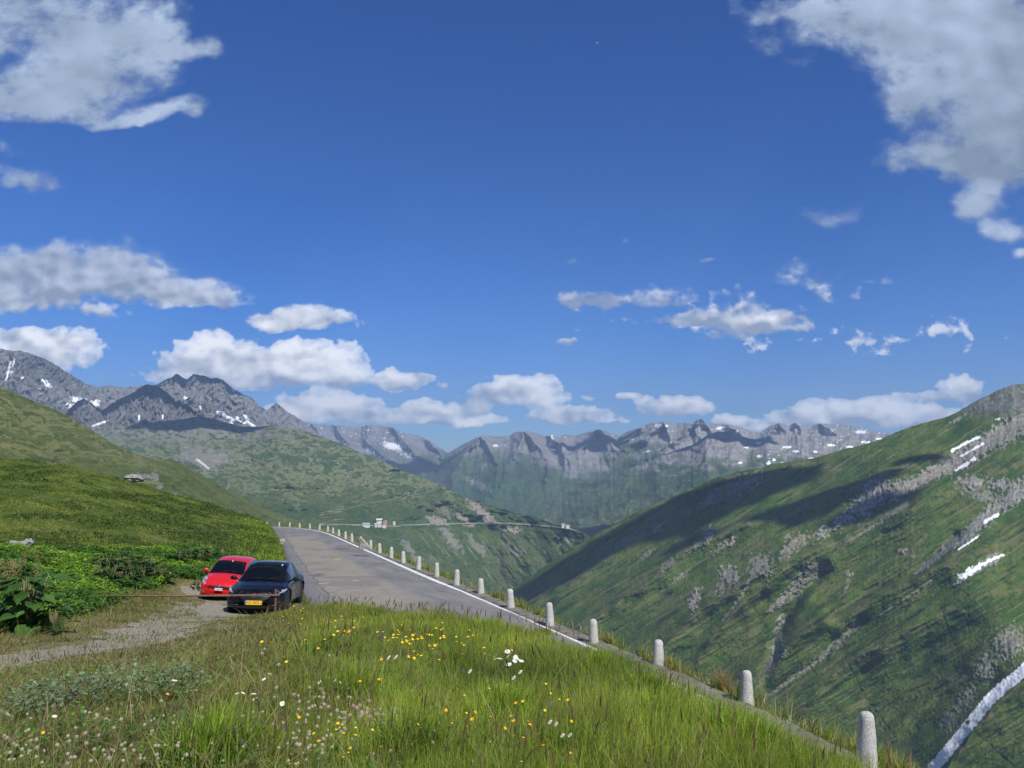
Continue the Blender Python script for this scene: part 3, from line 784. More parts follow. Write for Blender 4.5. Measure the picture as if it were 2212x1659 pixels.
def mk_l7(X, Y, T):
    yt = np.interp(X, [1080, 1400, 1550, 1700, 1990], [1000, 1010, 1003, 995, 980])
    rock = sstep(yt - Y + fbm(X / 40, Y / 16, 5, 51) * 55, -18, 22)
    rock = np.maximum(rock, sstep(fbm(X / 10, Y / 5, 4, 52), .30, .45) * .7)
    rock = rock * (1 - .55 * sstep(fbm(X / 16, Y / 8, 4, 53), .05, .3) * sstep(Y, 950, 990))
    sn = sstep(fbm(X / 9, Y / 4, 3, 57), .44, .48) * sstep(rock, .3, .8) * sstep(X, 1560, 1660)
    for (cx, cy, rx, ry) in ((1700,966,9,3),(1720,975,7,2.5),(1640,985,6,3),(1661,1000,5,4),(1672,993,4,3),(1795,961,10,3),(1835,965,9,2.5),(1870,955,10,3),(1760,976,6,2.5),(1640,957,7,2.5),(1612,967,5,2.2),(1845,975,7,2.5),(1752,990,8,2.5),(1690,1000,6,2),(1600,1000,5,3),(1900,948,7,2.5)):
        sn = np.maximum(sn, blob(X, Y, cx, cy, rx, ry, 0, .15, 58, 6, .8))
    dk = sstep(fbm(X / 60, Y / 25, 4, 54), -.05, .35)
    crag = blob(X, Y, 1565, 965, 75, 26, -18, .4, 59, 20, .7)
    return dict(rock=np.maximum(rock, crag), snow=sn, dark=dk * .8, dry=sstep(fbm(X / 30, Y / 9, 4, 55), .1, .4) * .55 * sstep(1040 - Y, -30, 30))
L7 = Layer('plateau', [(1060,1118,8000),(1093,1103,7500),(1130,1085,7300),(1200,1062,7000),(1270,1040,6800),(1340,1018,6600),(1400,1000,6500),(1430,985,6400),(1470,970,6300),(1496,962,6200),(1525,943,6200),(1549,933,6200),(1582,935,6300),(1606,945,6300),(1630,950,6300),(1678,940,6400),(1750,943,6400),(1822,943,6400),(1918,938,6400),(2000,960,6400)],
           [(1060,1180,4600),(1300,1190,4000),(2000,1150,4000)], 1.3, 180, dsp(.035, 70, 110, 18, 24, 'r', 7), jagf(2.0, 14, 19), mk_l7, m_far2)

# ---- grey rock mountains on the left
m_rock = terrain_mat('grey_rock_mountain', 90, (.07, .085, .045), (.10, .105, .06), (.035, .045, .03), (.33, .325, .31), (.15, .152, .15), bump=1.3)
def mk_rock(X, Y, T):
    rock = np.ones_like(X)
    g = sstep(fbm(X / 22, Y / 14, 5, 61), .0, .3) * sstep(T, .1, .6) * .8
    g = np.maximum(g, blob(X, Y, 110, 800, 120, 40, 20, .5, 62, 12, 1.2) * .55)
    sn = np.zeros_like(X)
    for (cx, cy, rx, ry, a) in ((100,828,16,5,35),(18,800,3,26,12),(28,790,2.5,20,14),(48,816,5,2,0),(175,868,26,9,15),(160,880,18,6,30),(200,872,20,7,-10),(255,896,26,2,-3),(215,907,24,3,-18),(268,878,24,6,8),(240,886,12,5,-20),(280,872,14,4,0),(440,905,8,4,20),(490,900,26,3.5,24),(520,908,14,4,30),(478,893,10,5,15),(533,905,4,16,-35),(545,918,16,3,40),(500,914,3,10,0),(400,860,5,5,0),(505,845,3,3,0),(432,880,3,7,0),(136,907,8,7,30)):
        sn = np.maximum(sn, blob(X, Y, cx, cy, rx, ry, a, .2, 63, 6, .9))
    return dict(rock=1 - g, snow=sn, dark=sstep(fbm(X / 30, Y / 20, 4, 64), .1, .4) * .5, dry=.3 * sstep(fbm(X / 12, Y / 8, 3, 66), 0, .3))
def dsp_rock(X, Y, T):
    a = ridged(X / 40 + fbm(X / 50, Y / 50, 3, 71) * .6 + Y / 160, Y / 95, 7, 70, .55)
    b = ridged(X / 11 + Y / 60, Y / 40, 4, 72, .55)
    return -.050 * a - .012 * b
L3 = Layer('rocky_mountain', [(-160,735,6800),(-80,742,6800),(0,755,6800),(50,760,6800),(100,778,6900),(130,795,7000),(160,815,7100),(185,831,7300),(215,838,7500),(240,833,7600),(265,838,7600),(300,836,7600),(340,832,7400),(370,816,7200),(377,811,7200),(385,808,7200),(396,818,7200),(405,820,7200),(418,810,7200),(440,812,7200),(452,818,7200),(461,817,7200),(482,821,7300),(504,843,7400),(540,859,7500),(562,877,7600),(578,887,7700),(588,879,7800),(597,872,7800),(606,877,7800),(619,890,7800),(644,904,7900),(666,920,7900),(695,945,8000),(730,965,8000)],
           [(-160,960,5200),(730,990,6000)], 1.15, 190, dsp_rock, jagf(3.4, 16, 74), mk_rock, m_rock)
m_rock2 = terrain_mat('dark_rock_ridge', 70, (.06, .075, .04), (.08, .09, .05), (.03, .04, .028), (.25, .25, .245), (.11, .112, .115), bump=1.3)
def mk_rock2(X, Y, T):
    g = sstep(fbm(X / 18, Y / 12, 5, 81), .05, .35) * sstep(T, .35, .8) * .8
    sn = np.zeros_like(X)
    for (cx, cy, rx, ry, a) in ((215,915,20,2.5,-18),(352,900,2,7,0),(136,905,8,6,20),(300,902,3,6,0),(360,912,6,2,-30)):
        sn = np.maximum(sn, blob(X, Y, cx, cy, rx, ry, a, .2, 83, 6, .8))
    return dict(rock=1 - g, snow=sn, dark=.3 + 0 * X)
L3b = Layer('dark_rocky_ridge', [(-160,830,5000),(0,827,5000),(11,830,5000),(22,839,5000),(40,842,5000),(55,850,5000),(66,859,5000),(95,868,5000),(119,879,5000),(135,888,5000),(151,884,5100),(165,870,5100),(180,863,5100),(193,868,5100),(206,880,5100),(222,888,5200),(240,874,5200),(262,862,5200),(288,850,5200),(303,838,5200),(317,832,5200),(338,834,5200),(352,843,5200),(362,850,5200),(374,863,5200),(381,871,5200),(387,864,5200),(394,876,5200),(402,873,5200),(414,883,5200),(428,896,5200),(454,912,5200),(504,926,5200),(600,935,5200)],
           [(-160,990,4300),(600,960,4400)], 1.15, 110, lambda X, Y, T: dsp_rock(X * 1.2 + 300, Y, T) * .8, jagf(3.2, 9, 84), mk_rock2, m_rock2)

# ---- centre massif with the road bench
m_mid = terrain_mat('alpine_slope', 38, (.052, .094, .028), (.088, .122, .042), (.024, .046, .018), (.29, .285, .24), (.15, .15, .13), dryc=(.185, .205, .10), tan=(.30, .26, .215))
def mk_mid(X, Y, T):
    up = sstep(1090 - Y - (X - 600) * -.0 + fbm(X / 60, Y / 30, 4, 90) * 60, -30, 60)
    # pale broken rock bands and boulder speckle on the upper mountain
    band = ridged(X / 60 + fbm(X / 40, Y / 30, 3, 91), Y / 12 + fbm(X / 40, Y / 30, 3, 92) * 1.4, 5, 93)
    dry = sstep(band + .6 * fbm(X / 10, Y / 5, 4, 99), .32, .60) * (.25 + .75 * up)
    sp = fbm(X / 4.5, Y / 3, 3, 94)
    rock = sstep(sp + .25 * fbm(X / 50, Y / 25, 3, 190), .36, .48) * .8 * (.35 + .65 * up)
    rock = np.maximum(rock, sstep(fbm(X / 26, Y / 13, 5, 95), .22, .42) * .85 * sstep(1040 - Y, -20, 50))
    # fall-line streaks on the steep lower flank
    u = X * .80 - Y * .62; v = X * .62 + Y * .78
    st = fbm(u / 5.5, v / 55, 4, 96)
    low = sstep(Y, 1120, 1165) * sstep(X, 850, 960)
    rock = np.maximum(rock, sstep(st, .26, .44) * low * .85)
    dry = np.maximum(dry, sstep(fbm(u / 8, v / 60, 4, 97), .05, .35) * low * .6)
    tan = np.zeros_like(X)
    for (cx, cy, rx, ry, a, k) in ((945,1125,30,12,5,1),(1000,1122,30,8,40,1),(1045,1110,45,12,42,1),(1020,1090,28,10,50,.8),(1070,1132,25,6,10,.9),(1108,1144,24,8,10,.9),(960,1105,10,30,-35,.6),(975,1165,14,40,-38,.8),(1030,1180,10,40,-38,.7),(1110,1190,8,26,-40,.7),(1280,1170,6,12,-30,.6),(1205,1165,5,16,-20,.7),(1225,1165,4,14,-20,.7),(880,1180,10,26,-40,.7),(900,1215,14,26,-42,.8)):
        q = blob(X, Y, cx, cy, rx, ry, a, .5, 98, 9, 1.2) * k
        rock = np.maximum(rock, q); tan = np.maximum(tan, q * (1 if k >= .9 else .3))
    # glacier stream and scree at the head of the side valley
    scree = blob(X, Y, 445, 990, 90, 28, 8, .6, 89, 16, .9) * .85
    rock = np.maximum(rock, scree)
    wt = stripe(X, Y, [(425,992),(440,1003),(450,1012)], 2.6, 88, 5, .6)
    crag = sstep(965 - Y - np.abs(X - 420) * .05 + fbm(X / 20, Y / 12, 4, 87) * 26, -10, 20) * sstep(640 - X, 0, 80)
    rock = np.maximum(rock, crag * .75 * sstep(fbm(X / 14, Y / 9, 4, 86), -.25, .1))
    tan = np.maximum(tan, 0)
    dk = np.maximum(sstep(fbm(X / 30, Y / 18, 6, 85, .6), .08, .5) * .55, crag * .6)
    return dict(rock=rock, snow=wt * .5, dry=dry * .85, dark=dk, tan=tan)
def dsp_mid(X, Y, T):
    u = X * .80 - Y * .62; v = X * .62 + Y * .78
    low = sstep(Y, 1100, 1170)
    a = ridged(u / 50 + fbm(X / 60, Y / 60, 3, 101) * .2, v / 260, 4, 102, .45) * low * .010
    b = fbm(X / 90 - Y / 80, Y / 46 + X / 160, 7, 103, .50) * (1 - .8 * low) * .036
    c = ridged(X / 90 + Y / 70, Y / 50, 5, 104) * (1 - low) * .010
    return -(a + b + c)
L2 = Layer('green_mountain', [(100,935,4700),(160,925,4700),(220,925,4700),(300,912,4650),(380,908,4600),(432,899,4600),(470,908,4600),(520,922,4500),(560,922,4400),(600,920,4300),(650,930,4200),(700,946,4100),(740,960,4000),(772,976,3950),(800,986,3900),(850,1008,3800),(900,1028,3700),(950,1048,3600),(1000,1073,3500),(1060,1092,3400),(1110,1107,3300),(1150,1116,3250),(1190,1131,3200),(1240,1141,3150),(1262,1151,3100),(1280,1166,3120),(1310,1190,3110),(1340,1230,3110)],
           [(100,1180,2300),(700,1200,2300),(1000,1300,2750),(1080,1330,3000),(1340,1360,3080)], 1.15, 330, dsp_mid, jagf(1.5, 20, 105), mk_mid, m_mid)

# ---- nearer left slope
m_left = terrain_mat('left_slope', 14, (.085, .12, .032), (.13, .15, .05), (.036, .056, .02), (.30, .30, .27), (.14, .14, .13), dryc=(.19, .20, .085))
def mk_left(X, Y, T):
    u = X * .8 + Y * .6
    band = ridged(X / 110 + fbm(X / 60, Y / 40, 3, 111), (Y - .25 * X) / 16 + fbm(X / 50, Y / 30, 3, 112) * 1.2, 5, 113)
    up = sstep(990 - Y + .12 * X, -30, 60)
    dry = sstep(band + .4 * fbm(X / 20, Y / 8, 4, 114), .42, .72) * (.1 + .85 * up)
    for (pts, w) in (([(75,1000),(110,1005),(150,1012),(175,1020)], 6), ([(215,1045),(255,1050),(300,1038),(350,1045)], 4.5), ([(0,960),(60,968),(110,990)], 5)):
        dry = np.maximum(dry, stripe(X, Y, pts, w, 115, 7, 1.0) * .95)
    rock = sstep(fbm(X / 4, Y / 2.6, 3, 116), .44, .52) * .7 * (.3 + .7 * up)
    for (cx, cy, rx, ry, a) in ((335,1030,11,10,30),(315,1028,24,5,10),(425,1107,14,5,30),(345,1052,8,5,0),(375,1068,6,5,0)):
        rock = np.maximum(rock, blob(X, Y, cx, cy, rx, ry, a, .3, 117, 5, 1.0))
    # small pale stones in a slant row low on the slope
    st = fbm((X * .8 + Y * .6) / 7, (X * .6 - Y * .8) / 2.4, 3, 118)
    rock = np.maximum(rock, sstep(st, .36, .46) * sstep(X, 420, 480) * sstep(Y, 1050, 1080) * .8)
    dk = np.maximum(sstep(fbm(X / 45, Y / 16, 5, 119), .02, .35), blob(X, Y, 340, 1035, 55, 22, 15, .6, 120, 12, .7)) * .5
    return dict(rock=rock, dry=dry, dark=dk)
def dsp_left(X, Y, T):
    return -(fbm(X / 150 + Y / 90, (Y - .25 * X) / 60, 7, 121, .48) * .07 + ridged(X / 40, (Y - .3 * X) / 30, 5, 122) * .004)
L1 = Layer('grass_slope', [(-180,795,1000),(-80,812,1000),(0,834,1000),(30,847,1010),(60,862,1020),(110,882,1040),(150,900,1060),(190,925,1080),(230,950,1100),(270,972,1130),(300,983,1150),(330,992,1170),(372,992,1250),(400,1005,1280),(450,1035,1330),(500,1062,1380),(560,1092,1430),(600,1110,1460),(640,1124,1490),(690,1142,1520),(760,1180,1550)],
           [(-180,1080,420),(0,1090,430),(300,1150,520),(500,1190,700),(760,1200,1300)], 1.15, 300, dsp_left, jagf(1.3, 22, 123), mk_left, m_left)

# ---- the great slope on the right, cut by spurs and gullies
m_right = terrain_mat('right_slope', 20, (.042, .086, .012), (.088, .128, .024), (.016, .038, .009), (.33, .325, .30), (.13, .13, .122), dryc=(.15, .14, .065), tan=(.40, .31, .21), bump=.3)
SPURS = [  # crest lines of the spurs, from upper right to lower left: (points, depth of relief, width below, width above)
 ([(1760,992),(1640,1035),(1560,1070),(1480,1110),(1380,1165),(1270,1240),(1160,1300),(1090,1345)], .040, 90, 26),
 ([(2120,965),(1960,1010),(1850,1050),(1700,1110),(1580,1150),(1480,1195),(1390,1260),(1300,1330),(1230,1390)], .055, 90, 40),
 ([(2212,1000),(2080,1050),(1950,1100),(1820,1160),(1700,1210),(1600,1262),(1500,1330),(1430,1400),(1370,1450)], .075, 100, 42),
 ([(1760,1200),(1690,1240),(1610,1300),(1540,1370),(1480,1450)], .035, 60, 22),
 ([(2260,1160),(2140,1190),(2000,1240),(1880,1300),(1780,1345),(1700,1410),(1640,1470),(1580,1540)], .075, 90, 36),
 ([(2260,1260),(2120,1290),(1980,1350),(1860,1420),(1760,1490),(1680,1560)], .05, 110, 40),
 ([(2300,1400),(2200,1480),(2100,1580),(2040,1680)], .09, 60, 70),
]
GULLY = [
 ([(2060,1165),(1990,1220),(1930,1260),(1800,1330)], .035, 16), ([(2240,1432),(2150,1505),(2080,1580),(2000,1680)], .014, 30),
 ([(1780,1225),(1720,1290),(1690,1360),(1680,1410),(1640,1480)], .03, 14), ([(2212,900),(2090,980),(1990,1035),(1900,1110),(1800,1160)], .03, 24),
 ([(1860,1345),(1770,1425),(1690,1480),(1640,1515)], .02, 13),
]
def dsp_right(X, Y, T):
    wx = X + fbm(X / 110, Y / 110, 3, 131) * 16 + fbm(X / 26, Y / 26, 2, 130) * 2; wy = Y + fbm(X / 110, Y / 110, 3, 132) * 12 + fbm(X / 26, Y / 26, 2, 129) * 1.5
    s = 0
    for pts, a, wb, wa in SPURS:
        d, sg, t = seg_d(wx, wy, pts)
        w = np.where(sg > 0, wb, wa * 2.0) * (.6 + .6 * (1 - t))
        s = s - a * np.exp(-d / w) * (.35 + .65 * sstep(t, 0, .25)) 
    for pts, a, w in GULLY:
        d, sg, t = seg_d(wx, wy, pts)
        s = s + a * np.exp(-(d / w) ** 2) * .6
    ang = R(32); u = X * math.sin(ang) + Y * math.cos(ang); v = X * math.cos(ang) - Y * math.sin(ang)
    w = fbm(X / 120, Y / 120, 3, 133)
    s = s - ridged(u / 46 + w * .35, v / 260, 5, 134, .45) * .006
    s = s - fbm(u / 90 + w * .3, v / 220, 3, 136, .40) * .010
    mkk = mk_right(X, Y, T); rk = mkk['rock']
    s = s - (ridged(X / 13 + w, Y / 20, 5, 161) * .0022 + ridged(X / 5, Y / 9, 3, 162) * .0010) * sstep(rk, .2, .9) * (1 - sstep(mkk['snow'], 0, .3))
    s = s - ridged(u / 12 + w * .2, v / 130, 3, 138, .5) * .0014 - fbm(X / 7, Y / 7, 3, 137) * .0009
    s = s * (1.05 - .2 * sstep(X, 1900, 2212))
    return s * sstep(X, 1060, 1300) + s * .3 * (1 - sstep(X, 1060, 1300))
def mk_right(X, Y, T):
    ang = R(32); u = X * math.sin(ang) + Y * math.cos(ang); v = X * math.cos(ang) - Y * math.sin(ang)
    rock = np.zeros_like(X); tan = np.zeros_like(X); sn = np.zeros_like(X)
    # cliffs
    for (cx, cy, rx, ry, a, k, tn) in ((1895,1062,46,34,-25,1,0),(1868,1092,50,30,-35,1,0),(1825,1120,42,18,-35,.9,.1),(1778,1150,24,14,-40,.9,0),(1935,1052,30,18,-30,.8,.1),(1960,1045,26,12,-20,.7,.3),
                                   (2098,1042,36,20,0,.95,.1),(2165,1048,36,18,5,.95,.15),(2120,1070,46,18,15,.6,.2),(2200,1072,16,12,0,1,0),
                                   (1721,1172,40,20,-25,.75,.9),(1700,1195,30,12,-40,.6,.8),(1578,1172,20,10,-30,.8,1),(1560,1180,40,8,-40,.5,.9),
                                   (1640,1220,32,28,-40,.8,.45),(1655,1232,20,20,0,.8,.3),(1575,1245,26,30,-40,.8,.4),(1560,1270,26,16,-40,.6,.5),(1500,1297,13,34,18,1,.25),
                                   (1530,1155,16,26,20,.7,.1),(1505,1180,30,8,-50,.6,.1),(1440,1220,30,9,-45,.6,.3),(1470,1245,26,6,-38,.6,.6),(1400,1195,26,6,-40,.5,.2),
                                   (1750,1235,30,20,-35,.7,.3),(1720,1265,34,14,-45,.8,.35),(1690,1295,26,12,-50,.7,.4),(1785,1225,20,10,-20,.7,.3),(1700,1160,10,8,0,.5,.2),
                                   (1950,1190,12,7,0,.9,1),(1968,1200,18,8,10,.4,.8),(1833,1240,14,7,30,.7,.9),(1830,1265,6,22,15,.5,.7),(2135,1200,6,5,0,.4,.5),
                                   (1683,1345,10,26,20,.8,.1),(1680,1405,22,24,20,.8,0),(2180,1390,44,42,-40,.75,.1),(2130,1440,26,40,30,.7,.15),(2085,1510,20,44,35,.6,.2),(2050,1560,22,30,40,.5,.2),
                                   (2068,905,30,5,-30,.7,.3),(1810,1010,20,10,0,.2,0),(2190,870,40,30,-30,.4,0),(1420,1140,18,8,-40,.5,.1),(1350,1170,40,10,-38,.35,.1),(1600,1050,60,22,-25,.45,0),(1540,1075,40,16,-30,.4,0)):
        q = blob(X, Y, cx, cy, rx * .85, ry * .85, a, .35, 141, 8, 1.6) * k
        rock = np.maximum(rock, q); tan = np.where(q > .05, np.maximum(tan, q * tn), tan)
    # vertical strata inside the cliffs
    rock = rock * (.72 + .28 * sstep(ridged(X / 5 + Y / 22, Y / 30, 4, 142), -.2, .3))
    # scree
    for (pts, w, w2, tn) in (([(2260,885),(2150,945),(2060,1000),(1980,1040),(1930,1075)], 34, 12, .25), ([(2230,1040),(2150,1100),(2080,1160),(2020,1205),(1976,1240)], 26, 4, 0),
                         ([(2150,1205),(2080,1250),(2060,1265)], 16, 4, 0), ([(1852,1350),(1800,1400),(1740,1445),(1690,1482),(1639,1512)], 12, 4, .3),
                         ([(1774,1225),(1720,1275),(1660,1320)], 14, 8, .4), ([(1686,1371),(1670,1420),(1640,1475)], 7, 3, .1), ([(1640,1210),(1600,1290),(1560,1340)], 5, 3, .5),
                         ([(1960,1085),(1900,1130),(1830,1170)], 7, 3, .2), ([(2010,1255),(1900,1330)], 4, 2, .5)):
        q = stripe(X, Y, pts, w, 143, 9, 1.3, .5, w2) * (.85 if w > 15 else .6)
        rock = np.maximum(rock, q); tan = np.maximum(tan, q * tn)
    # snow left in the gullies
    for (pts, w) in (([(2057,973),(2085,958),(2116,944)], 2.6), ([(2077,985),(2100,972),(2125,958)], 2.3), ([(2065,1016),(2085,1003),(2105,990)], 3.4), ([(2129,1126),(2156,1110)], 4.0), ([(2072,1186),(2115,1157)], 2.0),
                     ([(2077,1245),(2100,1232),(2115,1222)], 6.5), ([(2115,1222),(2140,1210),(2165,1199)], 3.4), ([(2160,905),(2150,906)], 2)):
        sn = np.maximum(sn, stripe(X, Y, pts, w * 1.05, 144, 10, 1.5, .25))
    sn = np.maximum(sn, stripe(X, Y, [(2240,1418),(2212,1448),(2180,1474),(2140,1508),(2105,1552),(2075,1588),(2045,1625),(2005,1672)], 13, 145, 7, .38, .12))
    dirt = blob(X, Y, 2090, 1560, 7, 5, -40, .3, 146, 5, .8)
    sn = sn * (1 - dirt)
    dry = sstep(fbm(u / 7, v / 120, 5, 147), .02, .36) * .8
    dry = np.maximum(dry, sstep(fbm(X / 70, Y / 40, 4, 148), .05, .4) * .5)
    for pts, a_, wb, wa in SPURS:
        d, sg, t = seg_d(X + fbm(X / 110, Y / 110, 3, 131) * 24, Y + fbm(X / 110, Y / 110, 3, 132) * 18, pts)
        dry = np.maximum(dry, np.exp(-(d / 13) ** 2) * .75 * sstep(fbm(X / 24, Y / 24, 3, 157), -.35, .2))  # yellowed spur crests: dry turf, plus their sunlit look put into the colour
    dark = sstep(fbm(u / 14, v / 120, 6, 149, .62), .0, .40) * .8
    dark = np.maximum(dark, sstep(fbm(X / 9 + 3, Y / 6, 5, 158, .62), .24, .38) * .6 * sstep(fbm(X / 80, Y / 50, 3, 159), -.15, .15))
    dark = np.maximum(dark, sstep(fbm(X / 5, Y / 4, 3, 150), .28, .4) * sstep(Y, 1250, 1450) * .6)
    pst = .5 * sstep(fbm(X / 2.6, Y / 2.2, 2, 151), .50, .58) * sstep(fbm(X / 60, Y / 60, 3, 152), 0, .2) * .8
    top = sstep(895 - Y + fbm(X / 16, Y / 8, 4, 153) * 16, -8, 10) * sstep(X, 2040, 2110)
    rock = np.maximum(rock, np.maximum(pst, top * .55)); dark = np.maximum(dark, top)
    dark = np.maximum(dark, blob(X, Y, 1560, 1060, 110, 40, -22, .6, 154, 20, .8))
    return dict(rock=rock, snow=sn, dry=dry * (1 - top), dark=dark, tan=tan)
C8 = [(1030,1322,2950),(1080,1292,2950),(1150,1243,2950),(1200,1206,2950),(1270,1165,2950),(1330,1130,2920),(1400,1095,2880),(1450,1075,2850),(1500,1052,2800),(1540,1035,2750),(1600,1018,2650),(1640,1012,2600),(1665,1003,2550),(1700,999,2500),(1760,990,2420),(1822,972,2350),(1870,960,2250),(1904,949,2180),(1937,934,2120),(1966,923,2050),(2014,909,1950),(2040,903,1900),(2062,894,1850),(2086,880,1800),(2115,863,1730),(2140,852,1660),(2158,842,1600),(2187,832,1540),(2212,829,1480),(2300,800,1350),(2420,770,1200)]
B8 = [(1030,1345,2700),(1080,1350,2500),(1200,1395,2200),(1282,1430,2050),(1450,1500,1800),(1613,1590,1560),(1750,1660,1380),(1873,1720,1200),(2020,1760,1000),(2212,1780,800),(2420,1800,640)]
C8 = [(c[0], c[1], np.interp(c[0], [1000, 1300, 1700, 2212, 2420], [2800, 2820, 2650, 2330, 2200])) for c in C8]
B8 = [(b[0], b[1], np.interp(b[0], [1030, 1300, 1700, 2212, 2420], [2600, 2200, 1750, 1420, 1330])) for b in B8]
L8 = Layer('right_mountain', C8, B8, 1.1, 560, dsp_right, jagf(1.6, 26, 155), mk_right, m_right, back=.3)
# ------------------------------------------------------------------ vegetation
def leaf_mat(name, rough=.55, trans=.42, var=.25):
    m = bpy.data.materials.new(name); m.use_nodes = True; n = NT(m.node_tree); n.n.clear()
    a = n.add('ShaderNodeAttribute', attribute_name='tint').outputs['Color']
    oc = n.add('ShaderNodeTexCoord').outputs['Object']
    c = n.mix(n.ramp(n.noise(oc, 1.7, 4, .6), .35, .65), n.vm('MULTIPLY', a, (1 - var,) * 3), n.vm('MULTIPLY', a, (1 + var, 1 + var, 1 + var * .6)))
    b = n.add('ShaderNodeBsdfPrincipled'); n.link(c, b.inputs['Base Color']); b.inputs['Roughness'].default_value = rough; b.inputs['Specular IOR Level'].default_value = .3
    t = n.add('ShaderNodeBsdfTranslucent'); n.link(n.vm('MULTIPLY', c, (1.25, 1.25, .7)), t.inputs[0])
    mx = n.add('ShaderNodeMixShader'); mx.inputs[0].default_value = trans
    n.link(b.outputs[0], mx.inputs[1]); n.link(t.outputs[0], mx.inputs[2])
    o_ = n.add('ShaderNodeOutputMaterial'); n.link(mx.outputs[0], o_.inputs[0])
    return m
M_GRASS = leaf_mat('grass_blades'); M_LEAF = leaf_mat('broad_leaves', .45, .3)

def blades(name, pos, h, w, col, lean=.35, nseg=3, mat=None, curl=.5, tipcol=None, yaw=None, extra=None):
    """tapering, bending blades; one per row of pos"""
    N = len(pos); a = RNG.uniform(0, 2 * np.pi, N) if yaw is None else yaw
    la = RNG.uniform(0, 2 * np.pi, N); ln = np.abs(RNG.normal(0, lean, N)) + .05
    dirx, diry = np.cos(la), np.sin(la)
    # wind: everything leans a little to the right and down the hill
    dirx = dirx + .35; nn = np.hypot(dirx, diry) + 1e-6; dirx /= nn; diry /= nn
    sx, sy = -np.sin(a), np.cos(a)
    rows = []
    for k in range(nseg + 1):
        t = k / nseg
        off = ln * h * (t * .5 + curl * t * t)
        up = h * t * (1 - .35 * ln * t)
        wk = w * (1 - t ** 1.6) * (.75 + .25 * min(1, t * 4)) * .5
        c = pos + np.stack([dirx * off, diry * off, up], 1)
        if k == nseg: rows.append(c[:, None])
        else: rows.append(np.stack([c - np.stack([sx * wk, sy * wk, 0 * wk], 1), c + np.stack([sx * wk, sy * wk, 0 * wk], 1)], 1))
    V = np.concatenate(rows, 1); nv = V.shape[1]
    base = (np.arange(N) * nv)[:, None]
    q = []
    for k in range(nseg - 1): q.append(np.stack([base[:, 0] + 2 * k, base[:, 0] + 2 * k + 1, base[:, 0] + 2 * k + 3, base[:, 0] + 2 * k + 2], 1))
    tri = np.stack([base[:, 0] + 2 * nseg - 2, base[:, 0] + 2 * nseg - 1, base[:, 0] + 2 * nseg], 1)
    loops = np.concatenate([np.concatenate(q).ravel() if q else np.zeros(0, int), tri.ravel()])
    cnt = np.concatenate([np.full(N * (nseg - 1), 4), np.full(N, 3)])
    t_ = np.concatenate([[k / nseg] * (2 if k < nseg else 1) for k in range(nseg + 1)])
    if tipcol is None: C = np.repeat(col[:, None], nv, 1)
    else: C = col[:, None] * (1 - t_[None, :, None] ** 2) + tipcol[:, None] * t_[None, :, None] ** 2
    return V.reshape(-1, 3), loops, cnt, C.reshape(-1, 3), name, mat or M_GRASS

def join_build(parts, name, mat, **kw):
    Vs, Ls, Cs, Ks = [], [], [], []; b = 0
    for (V, L, c, C, *_) in parts: Vs.append(V); Ls.append(L + b); Cs.append(c); Ks.append(C); b += len(V)
    # group quads and tris consistently: loops are already ordered per part
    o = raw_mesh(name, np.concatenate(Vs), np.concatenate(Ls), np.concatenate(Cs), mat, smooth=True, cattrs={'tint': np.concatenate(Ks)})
    return tag(o, kind='stuff', **kw)

def on_meadow(X, Y):
    xl, _ = XL(Y)
    return (X < xl - .15)
def scatter(n, y0, y1, spread=.78, power=1.0, x0=None, x1=None):
    """world-space scatter, denser towards the viewer"""
    U = RNG.uniform(0, 1, n)
    Y = y0 * (y1 / y0) ** U if power == 1 else (y0 ** (1 - power) + U * (y1 ** (1 - power) - y0 ** (1 - power))) ** (1 / (1 - power))
    X = RNG.uniform(-spread, spread, n) * (Y + .6)
    return X, Y
LIGHTG = np.array([.37, .44, .06]); MIDG = np.array([.185, .28, .036]); DARKG = np.array([.055, .115, .020]); DRYG = np.array([.38, .32, .15]); BROWN = np.array([.15, .095, .06])
def palette(X, Y, n):
    k = fbm(X / 1.4, Y / 1.4, 3, 301); k2 = fbm(X / 4.5, Y / 4.5, 3, 302); r = RNG.uniform(0, 1, n)
    f = np.clip(.5 + .75 * k + RNG.normal(0, .22, n), 0, 1)[:, None]
    c = MIDG * (1 - f) + LIGHTG * f
    d = sstep(-k2, .05, .4)[:, None] * .6; c = c * (1 - d) + DARKG * d
    left = sstep(-X / np.maximum(Y, 2), .12, .42)               # drier towards the track side
    pd = .05 + .30 * left + .22 * sstep(fbm(X / 2.2, Y / 2.2, 3, 304), .0, .4)
    c = c * (1 - .22 * left[:, None]) + np.array([.13, .12, .04]) * .22 * left[:, None]
    k3 = (r < pd)[:, None]; c = np.where(k3, DRYG * RNG.uniform(.35, .95, (n, 1)), c)
    return c * RNG.uniform(.75, 1.2, (n, 1))
